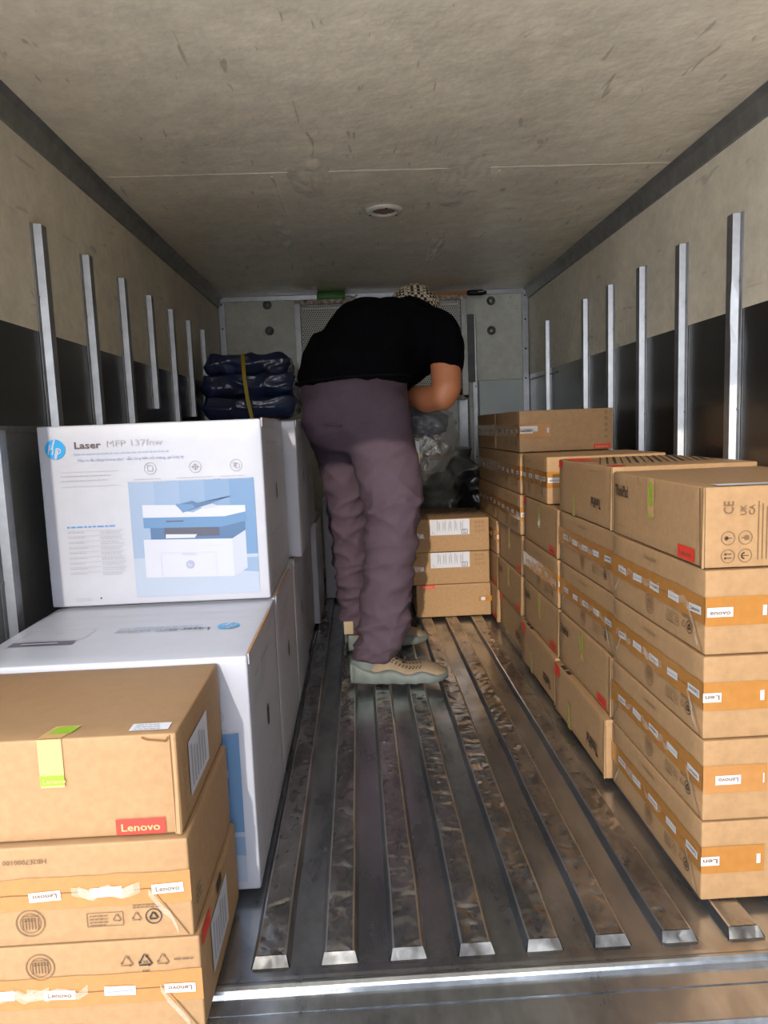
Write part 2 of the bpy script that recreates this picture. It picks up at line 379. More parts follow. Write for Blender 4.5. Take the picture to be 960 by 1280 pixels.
struct(b.build('trim_1'), 'rear step under the cargo floor')
# slanted metal trims where walls meet the ceiling
for i, (x, s) in enumerate(((XL, 1), (XR, -1))):
    b = MB(); y0, y1 = YO, YB
    pr = [(x, H-.052), (x+s*.006, H-.05), (x+s*.016, H-.012), (x+s*.030, H-.001), (x, H-.0005)]
    vs = [(px, y, pz) for y in (y0, y1) for px, pz in pr]; n = 5
    b.add(vs, [(i_, (i_+1) % n, n+(i_+1) % n, n+i_) for i_ in range(n)] + [tuple(range(n))], alum_d)
    struct(b.build('trim_%d' % (i+2)), 'grey metal cove along the %s ceiling edge' % ('left' if s > 0 else 'right'))
# front wall angle trims with screws
b = MB()
b.box(((XL+XR)/2, YB-.008, H-.012), (XR-XL, .014, .022), alum)
b.box((XL+.018, YB-.008, 1.13), (.03, .014, .5), alum); b.box((XR-.018, YB-.008, .9), (.03, .014, .97), alum)
for z in (.95, 1.1, 1.25, 1.37):
    for x in (XL+.018, XR-.018): b.lathe([(0, -.018), (.004, -.018), (.005, -.015)], (x, YB, z), dark, 8, 'Y')
struct(b.build('trim_4'), 'pale metal angle framing the bulkhead')
b = MB(); b.box((XL+.0035, 2.3, .37), (.005, 2.6, .74), kick_m); b.box((XL+.004, 2.3, .745), (.008, 2.6, .012), alum_d)
struct(b.build('trim_5'), 'grey kick plate along the lower left wall')
b = MB()
for z, y in ((.94, 3.45),): b.box((XR-.002, y, z), (.004, .55, .006), alum_d)
struct(b.build('trim_6'), 'seam strip on the far right wall')
# unseen raised rear door, added above and behind the camera to shade the load
b = MB(); b.box(((XL+XR)/2, .385, H+.065), (XR-XL+.12, .77, .045), ceil_m)
b.box(((XL+XR)/2, .0, H+.06), (XR-XL+.12, .03, .07), alum_d)
for x in (XL-.02, XR+.02): b.tube([(x, .76, .95), (x, .35, H+.04)], .010, alum, 8)
struct(b.build('shade_door_1'), 'unseen raised rear door, added to shade the cargo box')
# street behind
g = MB(); g.box((0, -5, -.80), (80, 80, .1), mat('sunlit_concrete', (208, 205, 200), .9, noise_amt=.15, noise_scale=4, bump=.1))
struct(g.build('floor_ground'), 'concrete yard under the truck')['kind'] = 'structure'

yw_ = MB(); yw_.box((1.75, -5.6, 1.2), (.2, 12.4, 3.9), mat('dark_blocker_wall', (64, 62, 60), .9, noise_amt=.2, noise_scale=5, bump=.3))  # unseen wall added to keep sky and ground light off the right side
for k in range(6): yw_.box((1.64, -.4-2.1*k, 1.2), (.03, .12, 3.9), mat('dark_blocker_post', (50, 48, 46), .8))
struct(yw_.build('wall_light_blocker'), 'unseen dark wall added to dim light from the right')
# upright struts on both walls
def strut(x, s, y, z0, z1, dent=None):
    b = MB(); w, pj, fl = .017, .019, .012; n = 24; vs = []
    for j in range(n+1):
        z = z0+(z1-z0)*j/n; d = 0
        if dent and abs(z-dent) < .06: d = .007*(1-abs(z-dent)/.06)
        pr = [(0.001, -w-fl), (.0035, -w-fl), (.0035, -w), (pj, -w+.004+d), (pj, w-.004), (.0035, w), (.0035, w+fl), (.001, w+fl)]
        for a, c in pr: vs.append((s*a, c, z))
    m = 8; b.add(vs, [(j*m+i, j*m+(i+1) % m, (j+1)*m+(i+1) % m, (j+1)*m+i) for j in range(n) for i in range(m)] + [tuple(range(m)), tuple(n*m+i for i in range(m))], alum)
    for j in range(4):
        z = z0+(z1-z0)*(.12+.25*j); b.lathe([(0, .0055), (.003, .0055), (.0038, .0035)], (0, -w-fl/2, z), alum_d, 8, 'X') if s > 0 else b.lathe([(0, -.0055), (.003, -.0055), (.0038, -.0035)], (0, -w-fl/2, z), alum_d, 8, 'X')
    o = b.build('wall_strut'); o.location = (x, y, 0); return o
ordn = ['nearest', 'second', 'third', 'fourth', 'fifth', 'sixth', 'farthest']
for i in range(7):
    zb = {3: .813, 5: .796}.get(i, .0)
    o = strut(XL, 1, 1.63+.2748*i, zb, 1.183)
    struct(o, '%s upright metal strut on the left cargo wall%s' % (ordn[i], ', cut short above the white boxes' if zb else ''), 'wall strut'); o['group'] = 'upright struts on the left wall'
for i in (0, 1, 2, 3, 4, 6):
    o = strut(XR, -1, 1.70+.2748*i, .0, 1.183, .96 if i == 0 else None)
    struct(o, '%s upright metal strut on the right cargo wall%s' % (ordn[i] if i < 6 else 'farthest', ', dented halfway' if i == 0 else ''), 'wall strut'); o['group'] = 'upright struts on the right wall'
o = strut(XL+.006, 1, 1.345, .0, .742); struct(o, 'short metal strut on the grey plate nearest the door', 'wall strut')

# round ceiling vent
t = thing('ceiling_vent', 'small round pale vent set in the ceiling', 'vent', (.116, 2.346, H))
b = MB(); b.lathe([(.036, -.001), (.037, -.008), (.046, -.011), (.057, -.008), (.060, -.001)], (0, 0, 0), mat('vent_white', (206, 200, 184), .4), 32); b.build('rim', t)
b = MB(); b.lathe([(0, -.003), (.036, -.003)], (0, 0, 0), mat('vent_mesh', (88, 66, 54), .8), 24)
for k in range(-4, 5): b.box((0, k*.008, -.0045), (2*math.sqrt(max(0, .034**2-(k*.008)**2)), .002, .002), mat('vent_slat', (120, 96, 80), .7))
b.build('grille', t)
b = MB()
for a in (.6, 2.7, 4.8): b = MB(); b.lathe([(0, -.0125), (.003, -.0125), (.004, -.010)], (.048*math.cos(a), .048*math.sin(a), 0), dark, 8); b.build('screw', t)

# perforated guard on the bulkhead with things on it
def perf_mat():
    m = bpy.data.materials.new('perforated_sheet'); m.use_nodes = True; n = m.node_tree; bs = n.nodes['Principled BSDF']; L = n.links.new
    tc = n.nodes.new('ShaderNodeTexCoord'); sp = n.nodes.new('ShaderNodeSeparateXYZ'); L(tc.outputs['Object'], sp.inputs[0])
    def M(op, a, b_=None):
        q = n.nodes.new('ShaderNodeMath'); q.operation = op
        for i, x in enumerate((a, b_)):
            if x is None: continue
            if isinstance(x, (int, float)): q.inputs[i].default_value = x
            else: L(x, q.inputs[i])
        return q.outputs[0]
    p = .0115; u = M('DIVIDE', sp.outputs['X'], p); v = M('DIVIDE', sp.outputs['Z'], p*.866)
    row = M('FLOOR', v); odd = M('MULTIPLY', M('MODULO', M('ADD', row, 1000), 2), .5)
    fu = M('SUBTRACT', M('FRACT', M('ADD', u, odd)), .5); fv = M('MULTIPLY', M('SUBTRACT', M('FRACT', v), .5), .866)
    d = M('SQRT', M('ADD', M('MULTIPLY', fu, fu), M('MULTIPLY', fv, fv)))
    hole = M('LESS_THAN', d, .3)
    tr = n.nodes.new('ShaderNodeBsdfTransparent'); mx = n.nodes.new('ShaderNodeMixShader'); L(hole, mx.inputs[0]); L(bs.outputs[0], mx.inputs[1]); L(tr.outputs[0], mx.inputs[2])
    L(mx.outputs[0], n.nodes['Material Output'].inputs[0])
    bs.inputs['Base Color'].default_value = srgb((196, 196, 186)) + (1,); bs.inputs['Roughness'].default_value = .5; bs.inputs['Metallic'].default_value = .2
    return m
t = thing('perforated_guard', 'pale perforated metal guard on the bulkhead with a rusty top edge', 'guard', (.145, 3.70, .90))
b = MB(); b.box((0, -.05, .22), (.80, .002, .44), perf_mat()); b.build('perforated_sheet', t)
b = MB(); b.box((0, -.02, .452), (.86, .10, .022), rust)
for s in (-1, 1): b.box((s*.415, -.02, .20), (.028, .10, .484), alum_d)
b.box((0, -.02, -.04), (.86, .10, .02), rust); b.build('frame', t)
b = MB(); b.box((0, .03, .2), (.80, .004, .46), dark); b.build('backing', t)

b = MB(); b.rbox((0, 0, .020), (.14, .05, .040), green_o, .008)
b.tube([(.07, 0, .012), (.095, .008, .020), (.112, -.006, .008), (.13, .004, .022)], .005, mat('frayed_cord', (160, 160, 150), .8), 6)
o = b.build('cleaning_brush'); o.location = (-.10, 3.66, 1.363); tag(o, 'green brush lying on top of the perforated guard', 'brush')
t = thing('knife_tool', 'wooden stick with a black handle lying on the right of the guard', 'tool', (.44, 3.655, 1.376))
b = MB(); b.box((.01, 0, 0), (.26, .02, .022), wood_t, bev=.004); b.build('wooden_shaft', t)
b = MB(); b.tube([(.14, 0, 0), (.16, 0, 0), (.215, 0, 0), (.24, 0, 0)], [.010, .013, .014, .008], dark, 12)
b.box((.21, -.0155, .002), (.03, .002, .003), white_lab); b.build('handle', t)
# round bolts on the bulkhead
for x, z, w_ in ((-.43, 1.365, 'upper left'), (-.425, 1.235, 'lower left'), (.72, 1.35, 'upper right'), (.72, 1.20, 'lower right')):
    b = MB(); b.lathe([(0, -.012), (.010, -.011), (.013, -.008), (.014, -.004), (.022, -.003), (.023, 0)], (0, 0, 0), alum_d, 18, 'Y')
    o = b.build('bulkhead_bolt'); o.location = (x, YB, z); tag(o, '%s round bolt cap on the grey bulkhead' % w_, 'bolt', 'round bolt caps on the bulkhead')
# dark post and vertical channels at right of the guard
b = MB(); b.box((0, 0, .11), (.05, .03, .34), mat('dull_grey_steel', (96, 96, 92), .5, metal=.3, noise_amt=.2)); b.box((.018, -.016, .11), (.006, .006, .34), alum)
o = b.build('steel_bracket'); o.location = (.61, 3.73, 1.0); tag(o, 'grey steel bracket below the wooden tool', 'bracket')
for x, w, lab in ((.565, .06, 'wide pale vertical channel behind the hanging plastic bag'), (.63, .035, 'narrow drilled vertical channel beside the right bulkhead panel')):
    b = MB(); pr = [(-w/2, 0), (-w/2, -.02), (-w/2+.008, -.022), (-w/2+.010, -.012), (w/2-.010, -.012), (w/2-.008, -.022), (w/2, -.02), (w/2, 0)]
    vs = [(a, c, z) for z in (0, .94) for a, c in pr]; b.add(vs, [(i, (i+1) % 8, 8+(i+1) % 8, 8+i) for i in range(8)] + [tuple(range(8, 16))], alum)
    for z in (.3, .55, .915): b.lathe([(0, -.0135), (.004, -.0135)], (0, 0, z), dark, 8, 'Y')
    o = b.build('vertical_channel'); o.location = (x, YB, 0); tag(o, lab, 'metal channel')

# ------------------------------------------------------------------ brown laptop cartons
def crinkle(F, pts, w, seed, m=clear_m):
    """strip of wrinkled clear tape standing a little off the face"""
    R = random.Random(seed); vs = []
    for i, (a, b_) in enumerate(pts):
        vs += [F.P(a, b_-w/2*R.uniform(.7, 1.2), 1.8+R.uniform(0, 2.5)), F.P(a, b_+w/2*R.uniform(.7, 1.2), 1.8+R.uniform(0, 2.5))]
    F.mb.add(vs, [(2*i, 2*i+2, 2*i+3, 2*i+1) for i in range(len(pts)-1)], m)
def taped_face(F, tape, seed, flip=False):
    R = random.Random(seed); L, Hh = F.L, F.H; sv = Hh*(.5 if flip else .52); T = F.on(tape)
    # seam and the diagonal folds at the ends
    wav = [(x, sv+R.uniform(-.0012, .0012)) for x in [L*k/16 for k in range(17)]]
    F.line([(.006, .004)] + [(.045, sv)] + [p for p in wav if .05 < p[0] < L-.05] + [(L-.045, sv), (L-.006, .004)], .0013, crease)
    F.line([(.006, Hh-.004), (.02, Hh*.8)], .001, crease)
    # tape band
    vs = []; band = [L*k/20 for k in range(21)]
    for x in band: vs += [T.P(x, sv-.019+R.uniform(-.001, .001), .8+R.uniform(0, .5)), T.P(x, sv+.021+R.uniform(-.001, .001), .8+R.uniform(0, .5))]
    T.mb.add(vs, [(2*i, 2*i+2, 2*i+3, 2*i+1) for i in range(20)], tape_m)
    n = int(L/.071)+1; x = L-.027
    for i in range(n+1):
        y = sv+R.uniform(-.002, .002); a = R.uniform(-.05, .05)
        if x-.018 < 0: break
        T.rect(x-.0185, y-.006, x+.0185, y+.006, tape_lab, 2.2, a)
        if i % 2 == 0: T.text('Lenovo', x, y, .0058, ink_brown, .028, a + (PI if (i//2+seed) % 2 else 0), .012, 2.9)
        else: T.line([(x-.015, y-.001), (x+.015, y)], .0012, ink_grey, 2.9)
        x -= .0715
    # crinkled clear ends
    for q in range(3):
        x0 = R.uniform(.06, .70)*L; crinkle(T, [(x0+.012*k, sv+.004*math.sin(k*2.1+q)) for k in range(7)], .012, seed*5+q)
    crinkle(T, [(L-.05+.008*k, sv-.002-.012*k+R.uniform(-.004, .004)) for k in range(5)], .010, seed+91)
    crinkle(T, [(.05-.008*k, sv-.002-.012*k+R.uniform(-.004, .004)) for k in range(5)], .010, seed+92)
    # printed marks
    y = sv-.035 if not flip else sv+.035
    up = 0 if flip else PI
    ex = L-.190; F.ring(ex, y, .0165, .0012, ink_brown); F.ring(ex, y, .012, .0008, ink_brown)
    for k in range(6): F.line([(ex-.009+.0036*k, y-.008), (ex-.009+.0036*k, y+.006)], .0012, ink_brown)
    F.words(ex-.008, y+.009, ex+.01, 3, .003, .0012, ink_brown, seed)
    if flip:
        F.tri_arrows(L-.088, y, .009, .0012, ink_brown); F.tri_arrows(L-.066, y, .010, .0018, ink); F.text('20', L-.066, y-.001, .004, ink, .006)
        F.text('PAP', L-.066, y-.0125, .003, ink, .008); F.tri_arrows(L-.045, y, .009, .0012, ink_brown)
        F.words(L-.032, y, L-.006, 1, .003, .002, ink_brown, seed+4)
        F.text('HB2E7000100', L-.172, .018, .0058, ink_brown, .05)
    else:
        a0, a1, b0, b1 = L-.124, L-.082, y-.009, y+.008
        F.line([(a0, b0), (a1, b0), (a1, b1), (a0, b1), (a0, b0)], .0008, ink_brown); F.words(a0+.003, b1-.004, a1-.014, 4, .004, .0014, ink_brown, seed+5)
        F.tri_arrows(a1-.007, y, .006, .001, ink_brown)
        F.tri_arrows(L-.066, y, .007, .001, ink_brown); F.ring(L-.046, y, .0092, .0013, ink); F.tri_arrows(L-.046, y, .0062, .0022, ink)
        F.words(L-.070, y+.015, L-.036, 2, .003, .0014, ink_brown, seed+6)
        F.text('HB2E7000100', L-.190, Hh-.018, .0058, ink_brown, .05, PI)
def tape_end(F, tape, seed, side=0, kind=0):
    """the bit of tape folded round onto the end of a carton"""
    sv = F.H*.52; T = F.on(tape); R = random.Random(seed); w = .095
    T.rect(0, sv-.021, w, sv+.021, tape_m, 1)
    lx = {0: (.002, .040), 1: (-.001, .026), 2: (.018, .056), 3: (-.001, .027)}[kind]
    T.rect(lx[0], sv-.008, lx[1], sv+.006, tape_lab, 2)
    s_ = {0: 'enovo', 1: 'Len', 2: 'Lenovo', 3: 'Len'}[kind]
    T.text(s_, sum(lx)/2, sv-.001, .0065, ink_brown, (lx[1]-lx[0])*.78, {0: 0, 1: PI, 2: PI, 3: PI}[kind], .012, 2.8)
    T.rect(w-.012 if kind != 2 else w-.004, sv-.008, w-.006, sv+.007, tape_lab, 2)
def icons(F, x, y, s=.0095):
    """round handling symbols, two columns, read with the carton on its side"""
    for j in range(2):
        for i in range(2):
            cx, cy = x+i*s*2.6, y+j*s*2.7; F.ring(cx, cy, s, .0008, ink_brown)
            if (i, j) == (0, 0):
                for k in (-1, 1): F.line([(cx-s*.5, cy+k*s*.3), (cx+s*.5, cy+k*s*.3)], .001, ink); F.line([(cx-s*.3, cy+k*s*.3+.0015), (cx-s*.55, cy+k*s*.3), (cx-s*.3, cy+k*s*.3-.0015)], .0008, ink)
            elif (i, j) == (1, 0): F.ring(cx-.001, cy, s*.42, .0018, ink, 10, a0=PI/2, a1=3*PI/2); F.line([(cx-s*.4, cy), (cx+s*.55, cy)], .0008, ink)
            elif (i, j) == (0, 1): F.disc(cx-s*.25, cy, s*.3, ink, 10, 1.4); F.line([(cx-.002, cy), (cx+s*.6, cy)], .0008, ink)
            else: F.rect(cx-s*.1, cy-s*.35, cx+s*.5, cy+s*.35, ink_brown, 1.4); F.line([(cx-s*.6, cy), (cx+s*.6, cy)], .0008, ink)
def lenovo_tag(F, x0, y0, x1, y1, upright=True, ang=0):
    F.rect(x0, y0, x1, y1, red, 1.2); F.text('Lenovo', (x0+x1)/2, (y0+y1)/2-.0005, (y1-y0)*.46, seal_m, (x1-x0)*.78, ang, .02, 2.0)
def lid_face(F, seed, logo='ThinkPad', big=False, lab=True):
    """front of a lidded laptop carton"""
    L, Hh = F.L, F.H; R = random.Random(seed)
    e = L*.03
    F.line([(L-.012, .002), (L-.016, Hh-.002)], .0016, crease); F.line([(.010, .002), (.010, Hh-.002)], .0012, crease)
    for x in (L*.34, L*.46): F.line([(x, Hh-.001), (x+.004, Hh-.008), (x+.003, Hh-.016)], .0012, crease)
    if not big:
        if logo: F.text(logo, L*.13, Hh*.72, .020, ink, .062, 0, .02)
        F.words(.02, Hh*.16, .075, 1, .003, .0009, ink_brown, seed)
        F.rect(L-.085, .004, L-.030, .024, red, 1.2); F.text('Lenovo', L-.0575, .0135, .008, ink_brown, .04, 0, .02)
        F.rect(L*.455, Hh*.42, L*.53, Hh, seal_m, 1.2)
        F.rect(L*.475, Hh*.60, L*.51, Hh*.93, green_p, 1.6); F.line([(L*.46, Hh*.46), (L*.525, Hh*.44)], .003, green_p, 1.8)
def lid_top(F, seed):
    L, D = F.L, F.H; R = random.Random(seed)
    # slanted pinstripe print across the lid
    for k in range(17):
        x = L*.04+k*L*.056; w = .0024+.0016*(k % 3); dx = L*.30; t = min(1, (L*.965-x)/dx)
        F.line([(x, D*.28), (x+dx*t, D*(.28+.68*t))], w, ink, 1)
    F.rect(.004, D*.62, .05, D*.94, red, 1.2); F.rect(.004, .02, .036, .05, red, 1.2)
def big_label(F, x0, y0, x1, y1, parent, seed, text=True):
    b = MB(); G = F.on(b); G.rect(x0, y0, x1, y1, white_lab, 1.2)
    w, h = x1-x0, y1-y0
    for k in range(5): 
        gx = x0+w*(.18+.145*k); 
        for q in range(3): G.rect(gx+q*w*.03, y0+h*(.25 if q != 1 else .4), gx+q*w*.03+w*.012, y0+h*(.95-.08*((k+q) % 3)), ink_grey, 1.8)
    G.line([(x1-w*.20, y0+h*.06), (x1-w*.06, y0+h*.06), (x1-w*.06, y0+h*.34), (x1-w*.20, y0+h*.34), (x1-w*.20, y0+h*.06)], w*.012, ink, 2)
    G.ring(x1-w*.13, y0+h*.2, h*.07, w*.01, ink, 12, 2); G.line([(x0+w*.06, y0+h*.28), (x0+w*.06, y0+h*.1), (x0+w*.13, y0+h*.1)], w*.008, ink_grey, 2)
    b.build('shipping_label', parent, 'white shipping label')

def carton(label, group, loc, size, rz=0, kind='tape', seed=1, **k):
    """kind: tape = bottom flaps taped shut face the side; lid = lidded front faces the side"""
    t = thing('laptop_carton', label, 'cardboard box', loc, rz, group)
    b = MB(); sx, sy, sz = size
    b.rbox((0, 0, sz/2-.0004), (sx, sy, sz-.0012), kraft, .0035, n=2, seed=seed, amp=.0011, cells=9, topm=kraft2)
    F = frames(b, sx, sy, sz-.0012); side = k.get('side', 'left'); end = k.get('end', 'front')
    tp = MB()
    if kind == 'tape':
        taped_face(F[side], tp, seed, k.get('flip', False))
        if end: tape_end(F[end], tp, seed, kind=k.get('endkind', 0))
        # flap edge seen on the top
        F['top'].line([(.002, sy*.02), (.002, sy*.98)], .0015, kraft_in)
    else:
        if not k.get('big'): lid_face(F[side], seed, k.get('logo', 'ThinkPad'))
        # lid tongue: sheet standing a little off the box front
        Fs = F[side]; q = MB(); G = Fs.on(q); L, Hh = Fs.L, Fs.H
        edge = [(.004, .001), (L-.018, .001), (L-.022, Hh-.010), (L*.62, Hh-.003), (.004, Hh-.001)]
        if k.get('stripes', True): lid_top(F['top'], seed)
        q.add([G.P(L-.0095, .001, .5), G.P(L-.003, .001, 4), G.P(L-.003, Hh-.001, 2), G.P(L-.0095, Hh-.001, .5), G.P(L-.001, .001, .5), G.P(L-.001, Hh-.001, .5)], [(0, 1, 2, 3), (1, 4, 5, 2)], kraft)
        q.build('end_flap', t)
    for fn in k.get('decor', []): fn(F, t, b)
    b.build('carton_body', t)
    if tp.f: tp.build('packing_tape', t, 'shiny brown packing tape with white printed tags')
    return t

SX, SY, SZ = .285, .372, .1262
XS = .487
gR = 'laptop cartons stacked along the right wall'
def near_end(F, t, b):      # nearest top carton: marks on the lit end
    f = F['front']; icons(f, .033, .018)
    f.text('CE', .033, .087, .014, ink_brown, .018, PI/2, .0); f.text('UK', .054, .083, .0085, ink_brown, .014, PI/2, .012); f.text('CA', .066, .083, .0085, ink_brown, .014, PI/2, .012)
    for i in range(3): f.line([(.076+.006*i, .012), (.076+.006*i, .095-.004*i)], .0012, ink_brown)
    big = MB(); G = f.on(big); G.rect(.098, .006, .20, .064, white_lab, 1.3)
    G.line([(.108, .046), (.14, .046), (.14, .062), (.108, .062), (.108, .046)], .003, ink_dblue, 2); G.rect(.100, .008, .1045, .026, ink_dblue, 2); G.words(.108, .036, .19, 5, .006, .002, ink_grey, 3, 2)
    big.build('shipping_label', t, 'white shipping label')
    F['top'].rect(.02, .004, .12, .03, white_lab, 1.2)
def mid_tag(F, t, b):
    f = F['left']; f.rect(.0, f.H-.02, .03, f.H-.002, red, 1.4)
def upside(F, t, b):
    f = F['left']; L = f.L; f.text('ThinkPad', L*.74, f.H*.36, .020, ink, .06, PI, .02)
    f.rect(L*.30, .0, L*.36, f.H*.45, seal_m, 1.2); f.line([(L*.33, 0), (L*.33, f.H*.4)], .006, green_p, 1.5)
    f.words(L*.62, f.H*.88, L*.8, 1, .003, .0009, ink_brown, 5); f.rect(.004, f.H-.02, .03, f.H-.003, red, 1.3)
def bottom_row(F, t, b):
    f = F['left']; L = f.L; f.text('ThinkPad', L*.78, f.H*.30, .026, ink, .072, PI, .02)
    f.rect(L*.30, .0, L*.37, f.H*.5, seal_m, 1.2); f.line([(L*.31, .0), (L*.31, f.H*.48), (L*.36, f.H*.48), (L*.36, 0)], .004, green_p, 1.5)
    tp = F['top']; tp.rect(.003, SY-.075, .013, SY-.045, ink, 1.3); tp.rect(.003, SY-.11, .013, SY-.085, ink, 1.3)
    f.rect(.002, f.H-.030, .045, f.H-.002, red, 1.3)
def dends(F, t, b):          # far top carton: its lit end
    f = F['front']; lenovo_tag(f, .225, .004, .275, .018)
    for k in range(5): f.ring(.262, .040+.018*k, .0035, .0016, ink_brown, 10)
    f.rect(.002, .062, .055, .078, tape_lab, 2)
cols = [('A', .967, 'nearest stack'), ('B', 1.346, 'second stack'), ('C', 1.724, 'third stack'), ('D', 2.125, 'fourth stack'), ('E', 2.505, 'farthest stack')]
lay = ['bottom', 'second', 'third', 'fourth', 'fifth', 'sixth']
spec = {
 'A': [('tape', dict(endkind=3)), ('tape', dict(endkind=2)), ('tape', dict(endkind=1)), ('tape', dict(endkind=0)), ('lid', dict(decor=[near_end], stripes=False))],
 'B': [('low', {}), ('lid', {}), ('tape', {}), ('tape', {}), ('up', {})],
 'C': [('low', {}), ('lid', {}), ('tape', {}), ('lid', dict(logo='', decor=[mid_tag])), ('turn', {})],
 'D': [('low', {}), ('lid', {}), ('lid', dict(logo='')), ('tape', {}), ('tape', {}), ('tape', dict(decor=[dends]))],
 'E': [('lid', dict(logo='')), ('lid', dict(logo='')), ('tape', {}), ('tape', {}), ('tape', {}), ('tape', {})]}
feat = {'tape': 'taped seam facing aisle', 'lid': 'lidded side facing aisle', 'low': 'jutting into the aisle', 'up': 'striped lid on top', 'turn': 'turned crosswise'}
si = 0
for c, y0, cn in cols:
    for i, (kd, kw) in enumerate(spec[c]):
        si += 1; R = random.Random(si*3); dx = R.uniform(-.003, .004); z = i*(SZ-.0002)
        lab = '%s brown carton of the %s on the right, %s' % ('bottom' if not i else lay[i]+' up', cn, feat[kd])
        sx, sy = SX, SY
        if kd == 'low': dx = -.016 if c == 'B' else (-.010 if c == 'C' else .004)
        yy = y0 + (0 if kd != 'low' else -.006*(c == 'B'))
        if c == 'A': dx = -.004
        if kd == 'turn': sx, sy = .315, .276; yy = y0+.105; dx = .002
        K = dict(kw); kk = kd
        if kd == 'low': kk = 'lid2'; K['decor'] = [bottom_row]; K['stripes'] = False
        if kd == 'up': kk = 'lid2'; K['decor'] = [upside]
        if kd == 'turn': kk = 'tape'; K['endkind'] = 0
        if kk == 'lid2': K['big'] = True; kk = 'lid'
        if kk == 'lid' and i < 4: K['stripes'] = False
        hz = SZ if not (c == 'A' and i == 4) else .1185
        carton(lab, gR, (XS+dx+sx/2, yy+sy/2, z), (sx, sy-.004, hz-.0004), (.006*R.uniform(-1, 1) if kd != 'low' else 0), kk, si, **K)

# the small stack across the aisle at the rear
gB = 'laptop cartons stacked at the far end of the aisle'
def back_lab(F, t, b):
    f = F['front']; big_label(f, .068, .064, .215, .122, t, 3)
    for i in range(3):
        for k in range(3): f.ring(.238+.013*i, .108-.016*k, .004, .0012, ink_brown, 8)
    tp = MB(); G = f.on(tp); G.rect(0, .052, .045, .072, tape_m, 1); G.rect(.0, .056, .008, .068, tape_lab, 2); G.rect(.03, .055, .042, .070, tape_lab, 2); tp.build('packing_tape', t)
def back_low(F, t, b):
    f = F['front']; f.rect(.018, f.H-.013, .07, f.H-.0005, red, 1.2); f.text('Lenovo', .044, f.H-.007, .006, seal_m, .036, 0, .02)
    for k in range(4): f.ring(.028, .020+.020*k, .004, .0012, ink_brown, 8)
    tp = MB(); G = f.on(tp); G.rect(.235, .055, .285, .075, tape_m, .9); G.rect(.244, .058, .260, .071, tape_lab, 2); tp.build('packing_tape', t)
carton('lowest laptop carton of the short stack across the aisle end, red tag up', gB, (.340, 2.62+.17, 0), (.282, .34, SZ), .0, 'lid', 61, big=True, stripes=False, decor=[back_low])
carton('middle laptop carton of the short stack across the aisle end, nudged left', gB, (.331, 2.615+.17, SZ), (.290, .34, SZ), .01, 'lid', 62, big=True, stripes=False, decor=[back_lab])
carton('topmost laptop carton of the short stack across the aisle end, striped lid', gB, (.334, 2.60+.17, SZ*2), (.288, .34, SZ), -.015, 'lid', 63, big=True, decor=[back_lab])

# the stack at the lower left
gL = 'laptop cartons stacked at the lower left by the tailgate'
def left_top(F, t, b):
    f = F['front']; L = f.L; Hh = f.H
    f.line([(L-.0075, .002), (L-.0075, Hh-.002)], .002, crease)
    lenovo_tag(f, L-.078, .003, L-.020, .0225)
    f.line([(L-.040, Hh-.003), (L-.034, Hh-.006), (L-.012, Hh-.009), (L-.009, Hh-.004)], .0028, crease)
    s = MB(); G = f.on(s); x = L-.160
    G.rect(x, Hh-.059, x+.028, Hh, seal_m, 1.2)
    G.rect(x, Hh-.056, x+.028, Hh-.044, green_p, 1.8); G.text('Lenovo', x+.0165, Hh-.0505, .0055, seal_m, .026, 0, .02, 2.4)
    T = F['top'].on(s); T.poly([(x, 0), (x+.028, 0), (x+.040, .035), (x+.008, .035)], seal_m, 1.2); T.poly([(x+.008, .012), (x+.034, .012), (x+.039, .032), (x+.013, .032)], green_p, 1.6)
    s.build('seal_sticker', t, 'tan and green seal sticker')
    w = MB(); T = F['top'].on(w); T.rect(L-.058, .010, L-.012, .030, white_lab, 1.2); T.words(L-.053, .025, L-.017, 3, .006, .0018, ink_grey, 2, 1.8); w.build('paper_label', t, 'small white label on the lid')
    w = MB(); G = F['right'].on(w); G.rect(.045, .022, .150, .092, white_lab, 1.2)
    for k in range(6): G.rect(.055+.014*k, .03, .062+.014*k, .084-.006*(k % 3), ink_lgrey, 1.7)
    w.build('shipping_label', t, 'white shipping label')
    for k in range(4): F['right'].ring(.022, .025+.018*k, .005, .001, ink_brown, 10)
def left_mid(F, t, b): F['right'].words(.02, .045, .05, 3, .008, .002, ink, 2)
def left_low(F, t, b):
    w = MB(); G = F['right'].on(w); G.rect(.055, .030, .160, .100, white_lab, 1.2)
    for k in range(6): G.rect(.065+.014*k, .04, .072+.014*k, .092-.006*(k % 3), ink_lgrey, 1.7)
    w.build('shipping_label', t, 'white shipping label')
    F['right'].rect(.010, SZ-.022, .055, SZ-.003, red, 1.4); F['right'].rect(.10, SZ-.018, .13, SZ-.003, ink, 1.4)
LX, LW, LD = -.2235, .42, .25
carton('lowest laptop carton at the lower left, white label and red tag on its side', gL, (-.2135-LW/2, .80+LD/2-.006, 0), (LW, LD, SZ), 0, 'tape', 31, side='front', end=None, flip=True, decor=[left_low])
carton('middle laptop carton at the lower left, taped seam and plain side', gL, (-.2185-LW/2, .80+LD/2-.008, SZ), (LW, LD, SZ), 0, 'tape', 32, side='front', end=None, decor=[left_mid])
carton('topmost laptop carton at the lower left, red name tag and green seal', gL, (-.2245-LW/2, .80+LD/2, SZ*2), (LW, LD, SZ), 0, 'lid', 33, side='front', big=True, stripes=False, decor=[left_top])

